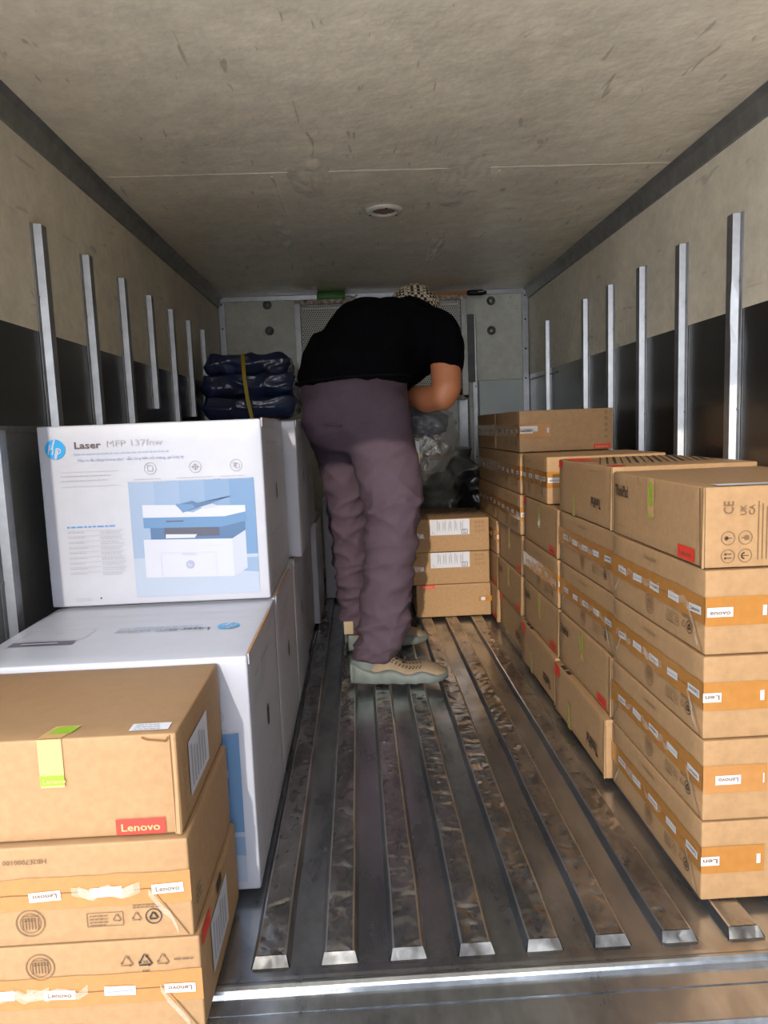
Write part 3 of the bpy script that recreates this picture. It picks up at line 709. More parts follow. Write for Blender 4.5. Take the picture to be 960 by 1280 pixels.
# ------------------------------------------------------------------ white printer cartons
def picture(F, x0, y0, x1, y1):
    """printed photograph of the printer"""
    w, h = x1-x0, y1-y0; q = lambda a, b_: (x0+a*w, y0+b_*h); pm = lambda n_, c: mat('print_'+n_, c, .4)
    def poly(pts, m, k): F.poly([q(*p) for p in pts], m, k)
    sky = [(136, 156, 184), (128, 151, 182), (119, 145, 178), (108, 138, 173), (94, 130, 169)]
    for i in range(5): F.poly([q(i/5, .34), q((i+1)/5, .34), q((i+1)/5, 1), q(i/5, 1)], pm('backdrop%d' % i, sky[i]), 1.2)
    poly([(0, 0), (1, 0), (1, .34), (0, .34)], pm('tabletop', (158, 170, 190)), 1.2)
    poly([(.8, .2), (1, .18), (1, .31), (.9, .31), (.86, .24)], pm('cast', (124, 148, 178)), 1.6)
    W1, W2, B1, B2, B3 = pm('body', (182, 187, 200)), pm('body_side', (170, 177, 194)), pm('trim_blue', (84, 124, 166)), pm('trim_dark', (66, 100, 140)), pm('tray_dark', (70, 74, 92))
    poly([(.09, .17), (.80, .15), (.80, .48), (.09, .50)], W1, 1.9); poly([(.80, .15), (.91, .22), (.91, .55), (.80, .48)], W2, 1.9)
    poly([(.15, .50), (.80, .48), (.91, .55), (.91, .66), (.15, .62)], B2, 2.1); poly([(.26, .52), (.70, .51), (.70, .585), (.26, .60)], B3, 2.3)
    poly([(.27, .505), (.50, .50), (.52, .53), (.27, .54)], W1, 2.5)
    poly([(.10, .60), (.72, .585), (.92, .63), (.92, .70), (.75, .675), (.10, .69)], B1, 2.6); poly([(.28, .645), (.42, .643), (.42, .655), (.28, .657)], B3, 2.9)
    poly([(.10, .69), (.75, .675), (.92, .71), (.92, .765), (.62, .775), (.50, .72), (.42, .735), (.36, .79), (.10, .80)], W1, 3.0)
    poly([(.37, .79), (.50, .82), (.54, .80), (.80, .84), (.81, .85), (.42, .72)], B2, 3.3); poly([(.37, .80), (.50, .79), (.52, .76), (.42, .72)], B1, 3.5); poly([(.56, .765), (.66, .79), (.71, .765), (.60, .745)], W2, 3.6)
    ln = pm('line', (178, 188, 210))
    F.line([q(.22, .17), q(.22, .38), q(.66, .37), q(.66, .155)], .0008, ln, 3.2); poly([(.39, .355), (.51, .352), (.50, .375), (.39, .378)], W2, 3.3)
    F.disc(*q(.45, .27), .0085, pm('badge', (150, 158, 182)), 20, 3.3); F.text('hp', *q(.45, .27), .0075, W1, .009, 0, 0, 3.9, .25)
    F.words(x0+.60*w, y0+.43*h, x0+.70*w, 1, .003, .0012, ln, 4, 3.2)
def hp_logo(F, x, y, r, ang=0):
    F.disc(x, y, r, hpblue, 36, 1.3); F.text('hp', x, y-r*.02, r*1.02, hpw, r*1.30, ang, .0, 2.2, .26)
    ca, sa = math.cos(ang), math.sin(ang)
    for (a, b_), (c, d) in (((-.30, .0), (.02, .98)), ((-.02, -.98), (.30, -.05))):   # the strokes that cut the disc
        F.line([(x+(a*ca-b_*sa)*r, y+(a*sa+b_*ca)*r), (x+(c*ca-d*sa)*r, y+(c*sa+d*ca)*r)], r*.17, hpw, 2.0)
def hp_front(F):
    L, Hh = F.L, F.H; X = lambda p: (p-60)/278*L; Y = lambda p: Hh-(p-530)/230*Hh      # layout measured on the visible front
    hp_logo(F, X(82), Y(559), .0195)
    F.text('Laser', X(122), Y(555), .0125, mat('title_ink', (86, 74, 78), .5), .051, 0, .022); F.text('MFP 137fnw', X(180), Y(554), .0118, ink_lgrey, .108, 0, 0)
    F.words(X(104), Y(566), X(228), 1, .01, .0028, ink_lblue, 8); F.text('Máy in đa năng không dây*, sẵn sàng kết nối mạng, giá hợp lý', X(174), Y(573.5), .0052, ink_blue, .205, 0, .0)
    for i, (px, w_) in enumerate(((197, 42), (253, 48), (304, 40))):
        F.ring(X(px), Y(587), .0115, .0008, ink_grey)
        if i == 0: F.line([(X(px)-.005, Y(587)-.005), (X(px)-.005, Y(587)+.006), (X(px)+.002, Y(587)+.006), (X(px)+.005, Y(587)+.003), (X(px)+.005, Y(587)-.005), (X(px)-.005, Y(587)-.005)], .001, ink_grey)
        if i == 1: F.ring(X(px), Y(587), .005, .001, ink_grey, 12); F.line([(X(px)-.008, Y(587)), (X(px)+.008, Y(587))], .0012, ink_grey); F.line([(X(px), Y(587)-.007), (X(px), Y(587)+.007)], .0012, ink_grey)
        if i == 2: F.rect(X(px)-.006, Y(587)-.003, X(px)+.001, Y(587)+.006, ink_lgrey, 1.3); F.ring(X(px)+.002, Y(587)-.001, .005, .001, ink_grey, 12)
        F.words(X(px-w_/2), Y(600), X(px+w_/2), 2, .0055, .0014, ink_lgrey, 20+i)
    for y in (588, 606): F.line([(X(86), Y(y)), (X(158), Y(y))], .0005, ink_lgrey)
    F.words(X(86), Y(593), X(158), 2, .009, .0018, ink_lgrey, 30)
    F.words(X(88), Y(657), X(148), 1, .01, .003, mat('heading_blue', (90, 140, 200), .5), 31)
    for k in range(9):
        y = Y(662+6.6*k); F.line([(X(88), y), (X(160), y)], .0005, ink_lgrey); F.words(X(88), y-.003, X(112), 1, .01, .0016, ink_lgrey, 40+k); F.words(X(128), y-.003, X(158), 2, .0034, .0014, ink_lgrey, 60+k)
    F.words(X(92), Y(749), X(112), 2, .004, .0014, ink_lgrey, 80); F.disc(X(123), Y(749), .0018, ink, 10, 1.4)
    picture(F, X(168), Y(750), X(325), Y(603))
def hp_side(F, seed):
    L, Hh = F.L, F.H; R = random.Random(seed)
    F.poly([(L*.5+.010*math.cos(a), Hh*.56+.020*math.sin(a)) for a in [2*PI*i/14 for i in range(14)]], dark, 1.3)   # punched hand hole
    F.poly([(L*.5-.008, Hh*.56-.004), (L*.5+.008, Hh*.56-.012), (L*.5+.007, Hh*.56+.004), (L*.5-.004, Hh*.56+.010)], mat('hole_flap', (110, 104, 100), .8), 1.9)
    F.text('Laser', L*.22, Hh*.87, .010, ink_grey, .045); F.words(L*.35, Hh*.86, L*.62, 1, .01, .006, ink_lgrey, seed)
    F.words(L*.12, Hh*.80, L*.5, 3, .008, .002, ink_lgrey, seed+1)
    for i in range(3):
        x0 = L*(.16+.2*i); F.line([(x0, .03), (x0+.045, .03), (x0+.045, .12), (x0, .12), (x0, .03)], .0016, ink_grey); F.line([(x0+.012, .05), (x0+.022, .09), (x0+.034, .06)], .0016, ink_grey)
    F.line([(.004, .003), (.004, Hh-.003)], .0016, ink_lgrey)
def hp_top(F):
    L, D = F.L, F.H
    # tuck flap edges and mirrored title, read from the far side
    F.line([(0, D*.73), (L*.02, D*.73), (L*.10, D*.745), (L*.95, D*.74), (L, D*.72)], .0012, ink_lgrey); F.line([(0, D*.62), (L, D*.62)], .0008, ink_lgrey)
    hp_logo(F, L*.865, D*.47, .0195, PI); F.text('Laser', L*.735, D*.44, .0125, mat('title_ink', (86, 74, 78), .5), .051, PI, .022)
    F.text('MFP 137fnw', L*.54, D*.44, .0118, ink_lgrey, .108, PI, .012); F.words(L*.42, D*.50, L*.80, 2, .012, .0035, ink_blue, 9)
    F.line([(L*.06, D*.36), (L*.32, D*.36), (L*.32, D*.52), (L*.06, D*.52), (L*.06, D*.36)], .0012, ink_lgrey); F.rect(L*.06, D*.28, L*.30, D*.34, mat('print_tape', (92, 84, 100), .4), 1.4)
    F.rect(L*.10, D*.30, L*.24, D*.315, hpw, 1.8); F.ring(L*.19, D*.47, .005, .001, ink_grey, 10)
def hp_box(label, x1, y0, z, D=.385, Wd=.435, Hh=.384, rz=0, seed=1, front=True, top=True):
    t = thing('printer_carton', label, 'printer box', (x1-Wd/2, y0+D/2, z), rz, 'white printer cartons stacked on the left')
    b = MB(); b.rbox((0, 0, Hh/2), (Wd, D, Hh-.001), hpw, .005, n=2, seed=seed, amp=.0014, cells=10)
    F = frames(b, Wd, D, Hh-.0008)
    if front: hp_front(F['front'])
    hp_side(F['right'], seed)
    if top: hp_top(F['top'])
    b.build('carton_body', t)
    # lid flap with raw brown cut edges standing proud
    q = MB(); q.box((Wd/2+.0004, -D*.13, Hh-.008), (.0022, D*.70, .018), hps); lf = q.build('lid_flap', t)
    q = MB(); q.box((Wd/2+.0002, -D*.13, Hh+.0006), (.0035, D*.70, .0014), kraft_in); q.build('cut_edge', lf, 'raw brown cut edge')
    return t
HPX = -.181
seq = ['nearest', 'second', 'third', 'fourth', 'fifth']
pos = ['with upside-down title on its top', 'directly under the lit printer picture', 'third from the door along the aisle', 'fourth from the door along the aisle', 'last and set slightly forward']
for i, (y0, dx) in enumerate(((1.056, 0), (1.43, .0), (1.835, .001), (2.225, -.004), (2.60, .016))):
    hp_box('lower row white printer carton, %s' % pos[i], HPX+dx, y0, 0, D=.37 if i != 1 else .40, Hh=.385, seed=i+3, front=i in (0, 2, 4), top=(i == 0))
hp_box('upper white printer carton with the sunlit printer picture', HPX-.006, 1.412, .3865, D=.40, Hh=.362, seed=11, front=True, top=False)
hp_box('upper white printer carton, plain strip, behind the sunlit printer picture', HPX+.022, 1.87, .3865, D=.38, Hh=.362, seed=12, front=False, top=False)
hp_box('farthest upper row white printer carton beside the trousers', HPX+.012, 2.275, .3865, D=.38, Hh=.362, seed=13, front=False, top=False)
hp_box('white printer carton on the floor at the aisle end behind the legs', HPX+.021+.40, 3.0, 0, D=.36, Wd=.40, Hh=.43, seed=15, front=True, top=False)
hp_box('white printer carton on the floor below the blue bundle', -.235, 3.0, 0, D=.39, Wd=.42, seed=16, front=False, top=False)
hp_box('white printer carton carrying the blue strapped bundle', -.235, 3.0, .3845, D=.39, Wd=.42, Hh=.384, seed=17, front=False, top=False)

# ------------------------------------------------------------------ organic meshes
def displace(me, fn):
    nrm = [v.normal.copy() for v in me.vertices]
    for v, n in zip(me.vertices, nrm): v.co += n*fn(v.co, n)
    me.update()
def organic(name, mb, voxel, m, parent=None, smooth=6, fn=None, subdiv=0, thick=0):
    """melt overlapping volumes into one skin"""
    tmp = mb.build('tmp'); r = tmp.modifiers.new('r', 'REMESH'); r.mode = 'VOXEL'; r.voxel_size = voxel; r.use_smooth_shade = True
    s = tmp.modifiers.new('s', 'SMOOTH'); s.factor = .5; s.iterations = smooth
    me = evald(tmp); bpy.data.objects.remove(tmp)
    me.materials.clear(); me.materials.append(m)
    if fn: displace(me, fn)
    me.polygons.foreach_set('use_smooth', [True]*len(me.polygons)); me.update()
    o = bpy.data.objects.new(name, me); me.name = name; COL.objects.link(o)
    if parent: o.parent = parent
    return o
def ball(mb, c, r, m=None):
    r = Vector(r) if isinstance(r, (tuple, list)) else Vector((r, r, r)); n = 12
    vs = []; c = Vector(c)
    for j in range(n+1):
        for i in range(2*n):
            a, b_ = PI*i/n, PI*(j/n-.5); vs.append(c+Vector((r.x*math.cos(a)*math.cos(b_), r.y*math.sin(a)*math.cos(b_), r.z*math.sin(b_))))
    mb.add(vs, [(j*2*n+i, j*2*n+(i+1) % (2*n), (j+1)*2*n+(i+1) % (2*n), (j+1)*2*n+i) for j in range(n) for i in range(2*n)], m or dark, True)
def limb(mb, pts):
    """chain of (x,y,z,r[,ry]) : tapered tube with round joints"""
    for p, q in zip(pts, pts[1:]):
        n = 6; L = [Vector(p[:3]).lerp(Vector(q[:3]), k/n) for k in range(n+1)]; R = [p[3]+(q[3]-p[3])*k/n for k in range(n+1)]
        mb.tube(L, R, dark, 18)
    for p in pts: ball(mb, p[:3], p[3])
def rings(mb, rs, n=28):
    """loft of horizontal ellipses (x,y,z,rx,ry,yaw[,tilt_x,tilt_y])"""
    vs = []
    for r in rs:
        x, y, z, rx, ry, yw = r[:6]; tx, ty = (r[6], r[7]) if len(r) > 6 else (0, 0)
        for k in range(n):
            a = 2*PI*k/n; u, v = rx*math.cos(a), ry*math.sin(a); X = u*math.cos(yw)-v*math.sin(yw); Y = u*math.sin(yw)+v*math.cos(yw)
            vs.append((x+X, y+Y, z+tx*X+ty*Y))
    fs = [(i*n+k, i*n+(k+1) % n, (i+1)*n+(k+1) % n, (i+1)*n+k) for i in range(len(rs)-1) for k in range(n)] + [tuple(range(n))[::-1], tuple((len(rs)-1)*n+k for k in range(n))]
    mb.add(vs, fs, dark, True)
def ridge(p, sc, pw=1.0):
    v = noise.noise(Vector((p.x*sc[0], p.y*sc[1], p.z*sc[2]))); return (1-abs(v)*2.2)**2*pw if abs(v) < .45 else 0

skin_m = mat('skin', (176, 112, 76), .5, noise_amt=.06, noise_scale=30, bump=.05, bump_scale=200)
shirt_m = mat('black_shirt', (8, 8, 11), .95, bump=.15, bump_scale=300, spec=.05)
trous_m = mat('grey_purple_trousers', (78, 64, 74), .85, noise_amt=.07, noise_scale=40, bump=.2, bump_scale=350, spec=.3)

def hand(mb, wrist, d, palm_n, curl, s=1.0, mirror=1):
    """palm with four unequal bent fingers and a thumb leaving the side of the palm"""
    wrist = Vector(wrist); d = Vector(d).normalized(); nn = Vector(palm_n); nn = (nn-d*nn.dot(d)).normalized(); sd_ = d.cross(nn)*mirror
    pc = wrist+d*.045*s
    for k in (-1.1, 0, 1.1): limb(mb, [tuple(wrist+sd_*k*.012*s)+(.016*s,), tuple(wrist+d*.078*s+sd_*k*.024*s)+(.0125*s,)])
    for i, ln in enumerate((.068, .078, .072, .056)):
        b_ = wrist+d*.080*s+sd_*(.027-.018*i)*s; pts = [tuple(b_)+(.0088*s,)]; dd = d.copy()
        for f_ in (.42, .32, .26):
            dd = (Matrix.Rotation(curl*(1 if f_ == .42 else 1.15), 3, sd_*mirror) @ dd); b_ = b_+dd*ln*s*f_; pts.append(tuple(b_)+(.0084*s-.001*s*(.42-f_)*6,))
        limb(mb, pts)
    b_ = wrist+d*.022*s+sd_*.022*s; dd = (d*.6+sd_*.75+nn*.35).normalized(); p2 = b_+dd*.036*s; p3 = p2+(d*.85+sd_*.25+nn*.5).normalized()*.030*s
    limb(mb, [tuple(b_)+(.012*s,), tuple(p2)+(.0100*s,), tuple(p3)+(.0085*s,)])

def face(mb, c, fwd, up, r):
    """skull, jaw, nose, ears, brow and lips"""
    c, fwd, up = Vector(c), Vector(fwd).normalized(), Vector(up).normalized(); sd_ = fwd.cross(up).normalized()
    ball(mb, c, (r*.80, r*.80, r*.80)); ball(mb, c-fwd*r*.22+up*r*.15, r*.86); ball(mb, c+fwd*r*.28+up*r*.1, r*.70)
    limb(mb, [tuple(c+fwd*r*.35-up*r*.45)+(r*.55,), tuple(c+fwd*r*.52-up*r*.85)+(r*.36,)])
    limb(mb, [tuple(c+fwd*r*.92+up*r*.05)+(r*.10,), tuple(c+fwd*r*1.14-up*r*.26)+(r*.16,)])
    for k in (-1, 1):
        ball(mb, c+sd_*k*r*.86-up*r*.12-fwd*r*.05, (r*.14, r*.16, r*.26)); ball(mb, c+fwd*r*.86+sd_*k*r*.32+up*r*.18, r*.14)
    limb(mb, [tuple(c+fwd*r*.90-up*r*.60-sd_*r*.2)+(r*.075,), tuple(c+fwd*r*.97-up*r*.60)+(r*.09,), tuple(c+fwd*r*.90-up*r*.60+sd_*r*.2)+(r*.075,)])

def shoe(parent, heel, yaw, L=.275, mirror=1):
    """slip-on shoe: perforated tan upper on a thick wavy grey-green sole; built along +X"""
    sole_m = mat('grey_green_sole', (96, 104, 100), .6, noise_amt=.12, noise_scale=40, bump=.1); up_m = mat('tan_upper', (130, 112, 88), .7, noise_amt=.12, noise_scale=50)
    def hw(u): return (.030+.016*math.sin(min(1, u*1.2)*PI*.62))*(1 if u < .80 else math.sqrt(max(.05, 1-((u-.80)/.22)**2)))*(1 if u > .06 else .62+6*u)
    N = 30; n = 20; M = Matrix.Rotation(yaw, 3, 'Z'); hv = Vector(heel)
    def T(x, y, z): return M @ Vector((x, y*mirror, z)) + hv
    b = MB(); vs = []
    for i in range(N+1):
        u = i/N; x = u*L; w = hw(u)+.006+.0015*math.sin(u*40); z0 = .004+.010*max(0, (u-.82)/.18)**1.5+.0025*abs(math.sin(u*24)); zt = .056-.022*u+.005*math.sin(u*19)+.012*max(0, .12-u)/.12
        for k in range(n):
            a = 2*PI*k/n; ca, sa = math.cos(a), math.sin(a); e = .45
            yy = w*math.copysign(abs(ca)**e, ca); zz = (z0+zt)/2+(zt-z0)/2*math.copysign(abs(sa)**e, sa); vs.append(T(x, yy, zz))
    b.add(vs, [(i*n+k, i*n+(k+1) % n, (i+1)*n+(k+1) % n, (i+1)*n+k) for i in range(N) for k in range(n)] + [tuple(range(n)), tuple(N*n+k for k in range(n))], sole_m, True)
    # heel cup
    vs = []
    for i in range(13):
        a = PI*.32+PI*1.36*i/12; 
        for z, s_ in ((.035, 1.0), (.060, .95), (.078, .85)): vs.append(T(.045+(-.045+.0)*0+.050*math.cos(a)*s_, .036*math.sin(a)*s_, z))
    b.add(vs, [(i*3+k, (i+1)*3+k, (i+1)*3+k+1, i*3+k+1) for i in range(12) for k in range(2)], sole_m, True)
    sole_mb = b
    u_ = MB(); vs = []
    def top(u): return .040+.052*math.exp(-((u-.34)/.20)**2)*(1 if u > .2 else .95)+.018*math.exp(-((u-.75)/.16)**2) - .010*max(0, (u-.9)/.1)
    for i in range(N+1):
        u = .16+.83*i/N; w = hw(u)*.97; zt = top(u)
        for k in range(13):
            a = PI*k/12; vs.append(T(u*L, w*math.cos(a)*(1-.18*math.sin(a)*(1 if u < .6 else .2)), .030+(zt-.030)*math.sin(a)**.8))
    u_.add(vs, [(i*13+k, i*13+k+1, (i+1)*13+k+1, (i+1)*13+k) for i in range(N) for k in range(12)], up_m, True)
    # punched holes on the sides of the upper
    hole = mat('shoe_hole', (34, 30, 26), .9)
    for sd_ in (-1, 1):
        for r_ in range(4):
            for c_ in range(11):
                u = .36+c_*.035+.012*(r_ % 2); th = .22+.17*r_
                w = hw(u)*.97; zt = top(u); a = PI*(th if sd_ > 0 else 1-th)
                s_ = .0022 if not (r_ == 1 and c_ in (2, 3, 5)) else .006
                p = Vector((u*L, w*math.cos(a)*(1-.18*math.sin(a)*(1 if u < .6 else .2))*1.02, .030+(zt-.030)*math.sin(a)**.8+.0008))
                nrm = Vector((0, math.cos(a), math.sin(a)*.9)).normalized(); p = p+nrm*.0012; tx = Vector((1, 0, 0)); ty = nrm.cross(tx)
                u_.add([T(*(p+tx*s_*math.cos(q*PI/3)*1.3+ty*s_*math.sin(q*PI/3))) for q in range(6)], [tuple(range(6))], hole)
    up = u_.build('shoe', parent, 'tan perforated slip-on shoe'); sole_mb.build('sole', up, 'wavy grey-green sole')
    c = MB(); c.tube([T(.075, 0, .075), T(.080, 0, .11), T(.075, 0, .14)], [.034, .036, .037], mat('dark_sock', (52, 56, 66), .9), 14); c.build('sock', up)

# ---- the man bending over
man = thing('person', 'person bending over in a black t-shirt, grey trousers and tan slip-on shoes', 'person', (0.0, 2.1, 0))
man.location = (0, 0, 0)
# legs as rings, near leg then far leg, pelvis
LT = MB()
yw = .6
rings(LT, [(.022, 1.965, .070, .048, .052, 0), (.028, 1.965, .085, .058, .058, 0), (.050, 1.965, .146, .068, .062, 0), (.062, 1.97, .236, .067, .064, 0), (.075, 1.98, .348, .067, .070, 0), (.094, 1.99, .46, .074, .078, 0), (.094, 2.0, .528, .083, .086, 0),
            (.081, 2.03, .617, .092, .098, 0), (.060, 2.06, .70, .105, .11, 0), (.04, 2.09, .78, .10, .10, 0)])
ball(LT, (.106, 1.985, .50), (.066, .075, .09))
rings(LT, [(-.030, 2.26, .072, .042, .050, 0), (-.032, 2.26, .12, .044, .055, 0), (-.034, 2.26, .167, .045, .058, 0), (-.030, 2.25, .301, .055, .066, 0), (-.032, 2.24, .406, .062, .072, 0), (-.037, 2.23, .51, .064, .08, 0),
            (-.05, 2.22, .613, .075, .095, 0), (-.05, 2.20, .70, .10, .105, 0), (-.03, 2.17, .78, .11, .11, 0)])
rings(LT, [(.015, 2.13, .655, .10, .13, 0), (.009, 2.13, .71, .152, .165, 0), (.000, 2.13, .77, .160, .172, 0), (-.002, 2.13, .81, .162, .168, 0), (-.003, 2.13, .850, .158, .158, 0), (-.003, 2.14, .872, .154, .150, 0, .04, 0)])
ball(LT, (-.065, 2.06, .755), (.095, .09, .10)); ball(LT, (.06, 2.04, .74), (.10, .09, .11))
def trouser_fold(p, n):
    z = p.z; d = 0
    q = Vector((p.x+p.z*.35, p.y, p.z-p.x*.35))
    lower = max(0, min(1, (.72-z)/.2))
    d += (.0030+.0065*lower)*ridge(q, (5, 5, 19)) - .003
    d += .0055*ridge(Vector((p.x*.7, p.y, p.z+p.x*.8)), (8, 8, 17))*lower + .004*ridge(Vector((p.x+2, p.y, p.z-p.x*1.4)), (10, 10, 13))*lower
    if z < .2: d += .006*ridge(q, (6, 6, 34))
    return d
organic('trousers', LT, .0065, trous_m, man, 5, trouser_fold)
# belt and pockets
b = MB(); b.tube([(-.003+.161*math.cos(a), 2.135+.158*math.sin(a), .862+.006*math.cos(a)) for a in [2*PI*i/40 for i in range(41)]], .013, mat('black_belt', (12, 11, 12), .95, spec=.1), 8, flat=.35)
b.build('belt', man)
for pts in ([(.02, 1.972, .735), (.055, 1.955, .742), (.10, 1.972, .752)], [(-.11, 1.995, .735), (-.075, 1.972, .735), (-.04, 1.965, .73)]):
    b = MB(); b.tube(pts, .003, trous_m, 6); b.build('pocket_seam', man)

body = MB()     # skin: one continuous figure, mostly under the clothes
for pts in ([(.04, 2.08, .78, .08), (.09, 1.99, .50, .055), (.04, 1.965, .12, .036), (.045, 1.965, .07, .032)], [(-.03, 2.18, .78, .08), (-.035, 2.23, .50, .052), (-.03, 2.26, .12, .034), (-.02, 2.26, .07, .030)],
            [(0, 2.13, .80, .12), (.03, 2.17, .93, .12), (.10, 2.26, 1.0, .115), (.18, 2.36, 1.01, .10)], [(.16, 2.36, 1.02, .06), (.21, 2.46, 1.07, .052), (.228, 2.50, 1.10, .06)],
            [(.18, 2.32, 1.0, .08), (.262, 2.2, .99, .058), (.270, 2.13, .90, .046), (.268, 2.10, .83, .043), (.256, 2.10, .805, .040), (.215, 2.17, .800, .040), (.18, 2.24, .815, .033), (.155, 2.30, .828, .026)],
            [(.14, 2.40, 1.02, .08), (.09, 2.50, 1.02, .058), (.10, 2.52, .90, .045), (.12, 2.50, .80, .042), (.13, 2.44, .82, .034), (.125, 2.40, .835, .026)]):
    limb(body, pts)
face(body, (.228, 2.545, 1.098), (.35, .75, -.62), (.2, .5, .84), .088)
hand(body, (.150, 2.315, .828), (-.1, .9, -.25), (.3, 0, -1), .75, .95)
hand(body, (.125, 2.40, .835), (-.5, -.3, -.6), (-.3, -.9, 0), .7, .95, -1)
organic('body', body, .0055, skin_m, man, 3)

TS = MB()       # t-shirt
rings(TS, [(-.004, 2.14, .835, .150, .150, 0), (-.003, 2.14, .850, .168, .166, 0), (.000, 2.15, .885, .168, .166, 0, 0, .0), (.010, 2.17, .935, .160, .165, 0, -.1, .0), (.03, 2.19, .985, .150, .16, 0, -.15, .2), (.05, 2.21, 1.02, .12, .13, 0)])
for c, r in (((.052, 2.21, .965), (.150, .15, .148)), ((.115, 2.27, .975), (.150, .15, .146)), ((.175, 2.33, .998), (.135, .13, .135)), ((.235, 2.28, .985), (.085, .1, .095)), ((.09, 2.22, .90), (.115, .13, .095))): ball(TS, c, r)
limb(TS, [(.18, 2.30, .995, .10), (.250, 2.215, .995, .082), (.270, 2.165, .955, .066), (.274, 2.13, .905, .052)])
limb(TS, [(.12, 2.38, 1.0, .11), (.09, 2.50, 1.01, .072), (.10, 2.52, .92, .058)])
organic('t_shirt', TS, .007, shirt_m, man, 8, lambda p, n: .004*ridge(Vector((p.x+p.z, p.y, p.z-p.x)), (8, 8, 8))-.002)
# checked cap
def check_mat():
    m = bpy.data.materials.new('checked_cloth'); m.use_nodes = True; n = m.node_tree; t = n.nodes.new('ShaderNodeTexCoord'); c = n.nodes.new('ShaderNodeTexChecker')
    c.inputs['Scale'].default_value = 95; c.inputs[1].default_value = srgb((196, 184, 160)) + (1,); c.inputs[2].default_value = srgb((48, 38, 32)) + (1,)
    n.links.new(t.outputs['Object'], c.inputs[0]); n.links.new(c.outputs[0], n.nodes['Principled BSDF'].inputs['Base Color']); n.nodes['Principled BSDF'].inputs['Roughness'].default_value = .85
    return m
cp = MB(); ball(cp, (.218, 2.52, 1.118), (.094, .094, .092)); organic('checked_cap', cp, .006, check_mat(), man, 4)
hr = MB(); ball(hr, (.218, 2.51, 1.088), (.083, .080, .078)); organic('hair', hr, .007, mat('dark_hair', (22, 18, 16), .8, bump=.4, bump_scale=200), man, 3)
shoe(man, (-.045, 1.965, -.001), -.06)
shoe(man, (-.062, 2.262, -.001), .25)
b = MB(); b.box((-.052, 2.195, .096), (.030, .004, .042), mat('heel_tab', (160, 142, 112), .7), bev=.0015); b.build('heel_tab', man)

# ---- the photographer, standing on the ground behind the camera; only the shadow shows
ph = thing('person', 'person standing behind the tailgate taking the picture, seen only as a shadow', 'person', (0, 0, 0))
P0 = MB(); gx, gy, gz = .05, -.46, -.75
for s in (-1, 1): limb(P0, [(gx+s*.09, gy+.01, gz+.04, .05), (gx+s*.09, gy, gz+.10, .046), (gx+s*.095, gy, gz+.48, .062), (gx+s*.08, gy, gz+.86, .088)]); limb(P0, [(gx+s*.09, gy+.02, gz+.035, .034), (gx+s*.10, gy+.17, gz+.030, .028)])
rings(P0, [(gx, gy, gz+.82, .15, .10, 0), (gx, gy, gz+.95, .165, .115, 0), (gx, gy, gz+1.08, .150, .11, 0), (gx, gy, gz+1.28, .175, .12, 0), (gx, gy, gz+1.38, .165, .095, 0), (gx, gy, gz+1.43, .07, .06, 0)])
limb(P0, [(gx, gy, gz+1.38, .055), (gx, gy+.02, gz+1.50, .05)]); face(P0, (gx, gy+.03, gz+1.60), (0, 1, -.12), (0, .12, 1), .098)
for s in (-1, 1):
    w_ = (s*.045, -.10, .67); limb(P0, [(gx+s*.175, gy, gz+1.36, .055), (gx+s*.20, gy+.08, gz+1.12, .045), (gx+s*.19, gy+.10, gz+1.10, .042), w_+(.026,)])
    hand(P0, (s*.055, -.10, .67), (-s*.15, .35, .9), (-s*1, 0, 0), .45, .95, s)
organic('body', P0, .009, mat('photographer_skin', (168, 118, 86), .55), ph, 3)
C1 = MB(); rings(C1, [(gx, gy, gz+.88, .178, .125, 0), (gx, gy, gz+.95, .176, .125, 0), (gx, gy, gz+1.08, .163, .12, 0), (gx, gy, gz+1.28, .186, .13, 0), (gx, gy, gz+1.39, .17, .10, 0), (gx, gy, gz+1.44, .065, .06, 0)])
for s in (-1, 1): limb(C1, [(gx+s*.170, gy, gz+1.36, .066), (gx+s*.195, gy+.055, gz+1.20, .056)])
organic('shirt', C1, .010, mat('photographer_shirt', (70, 84, 104), .85), ph, 5)
C2 = MB(); rings(C2, [(gx, gy, gz+.72, .15, .11, 0), (gx, gy, gz+.84, .172, .12, 0), (gx, gy, gz+.92, .170, .12, 0)])
for s in (-1, 1): limb(C2, [(gx+s*.09, gy, gz+.09, .062), (gx+s*.095, gy, gz+.48, .074), (gx+s*.082, gy, gz+.82, .096)])
organic('trousers', C2, .010, mat('photographer_trousers', (44, 46, 56), .85), ph, 4)
hh = MB(); ball(hh, (gx, gy+.005, gz+1.63), (.094, .098, .090)); organic('hair', hh, .009, mat('photographer_hair', (24, 20, 18), .8), ph, 3)
b = MB(); b.box((.0, -.028, .72-.03), (.072, .008, .148), dark, bev=.003); o = b.build('mobile_phone'); tag(o, 'phone held up by the person taking the picture', 'phone')

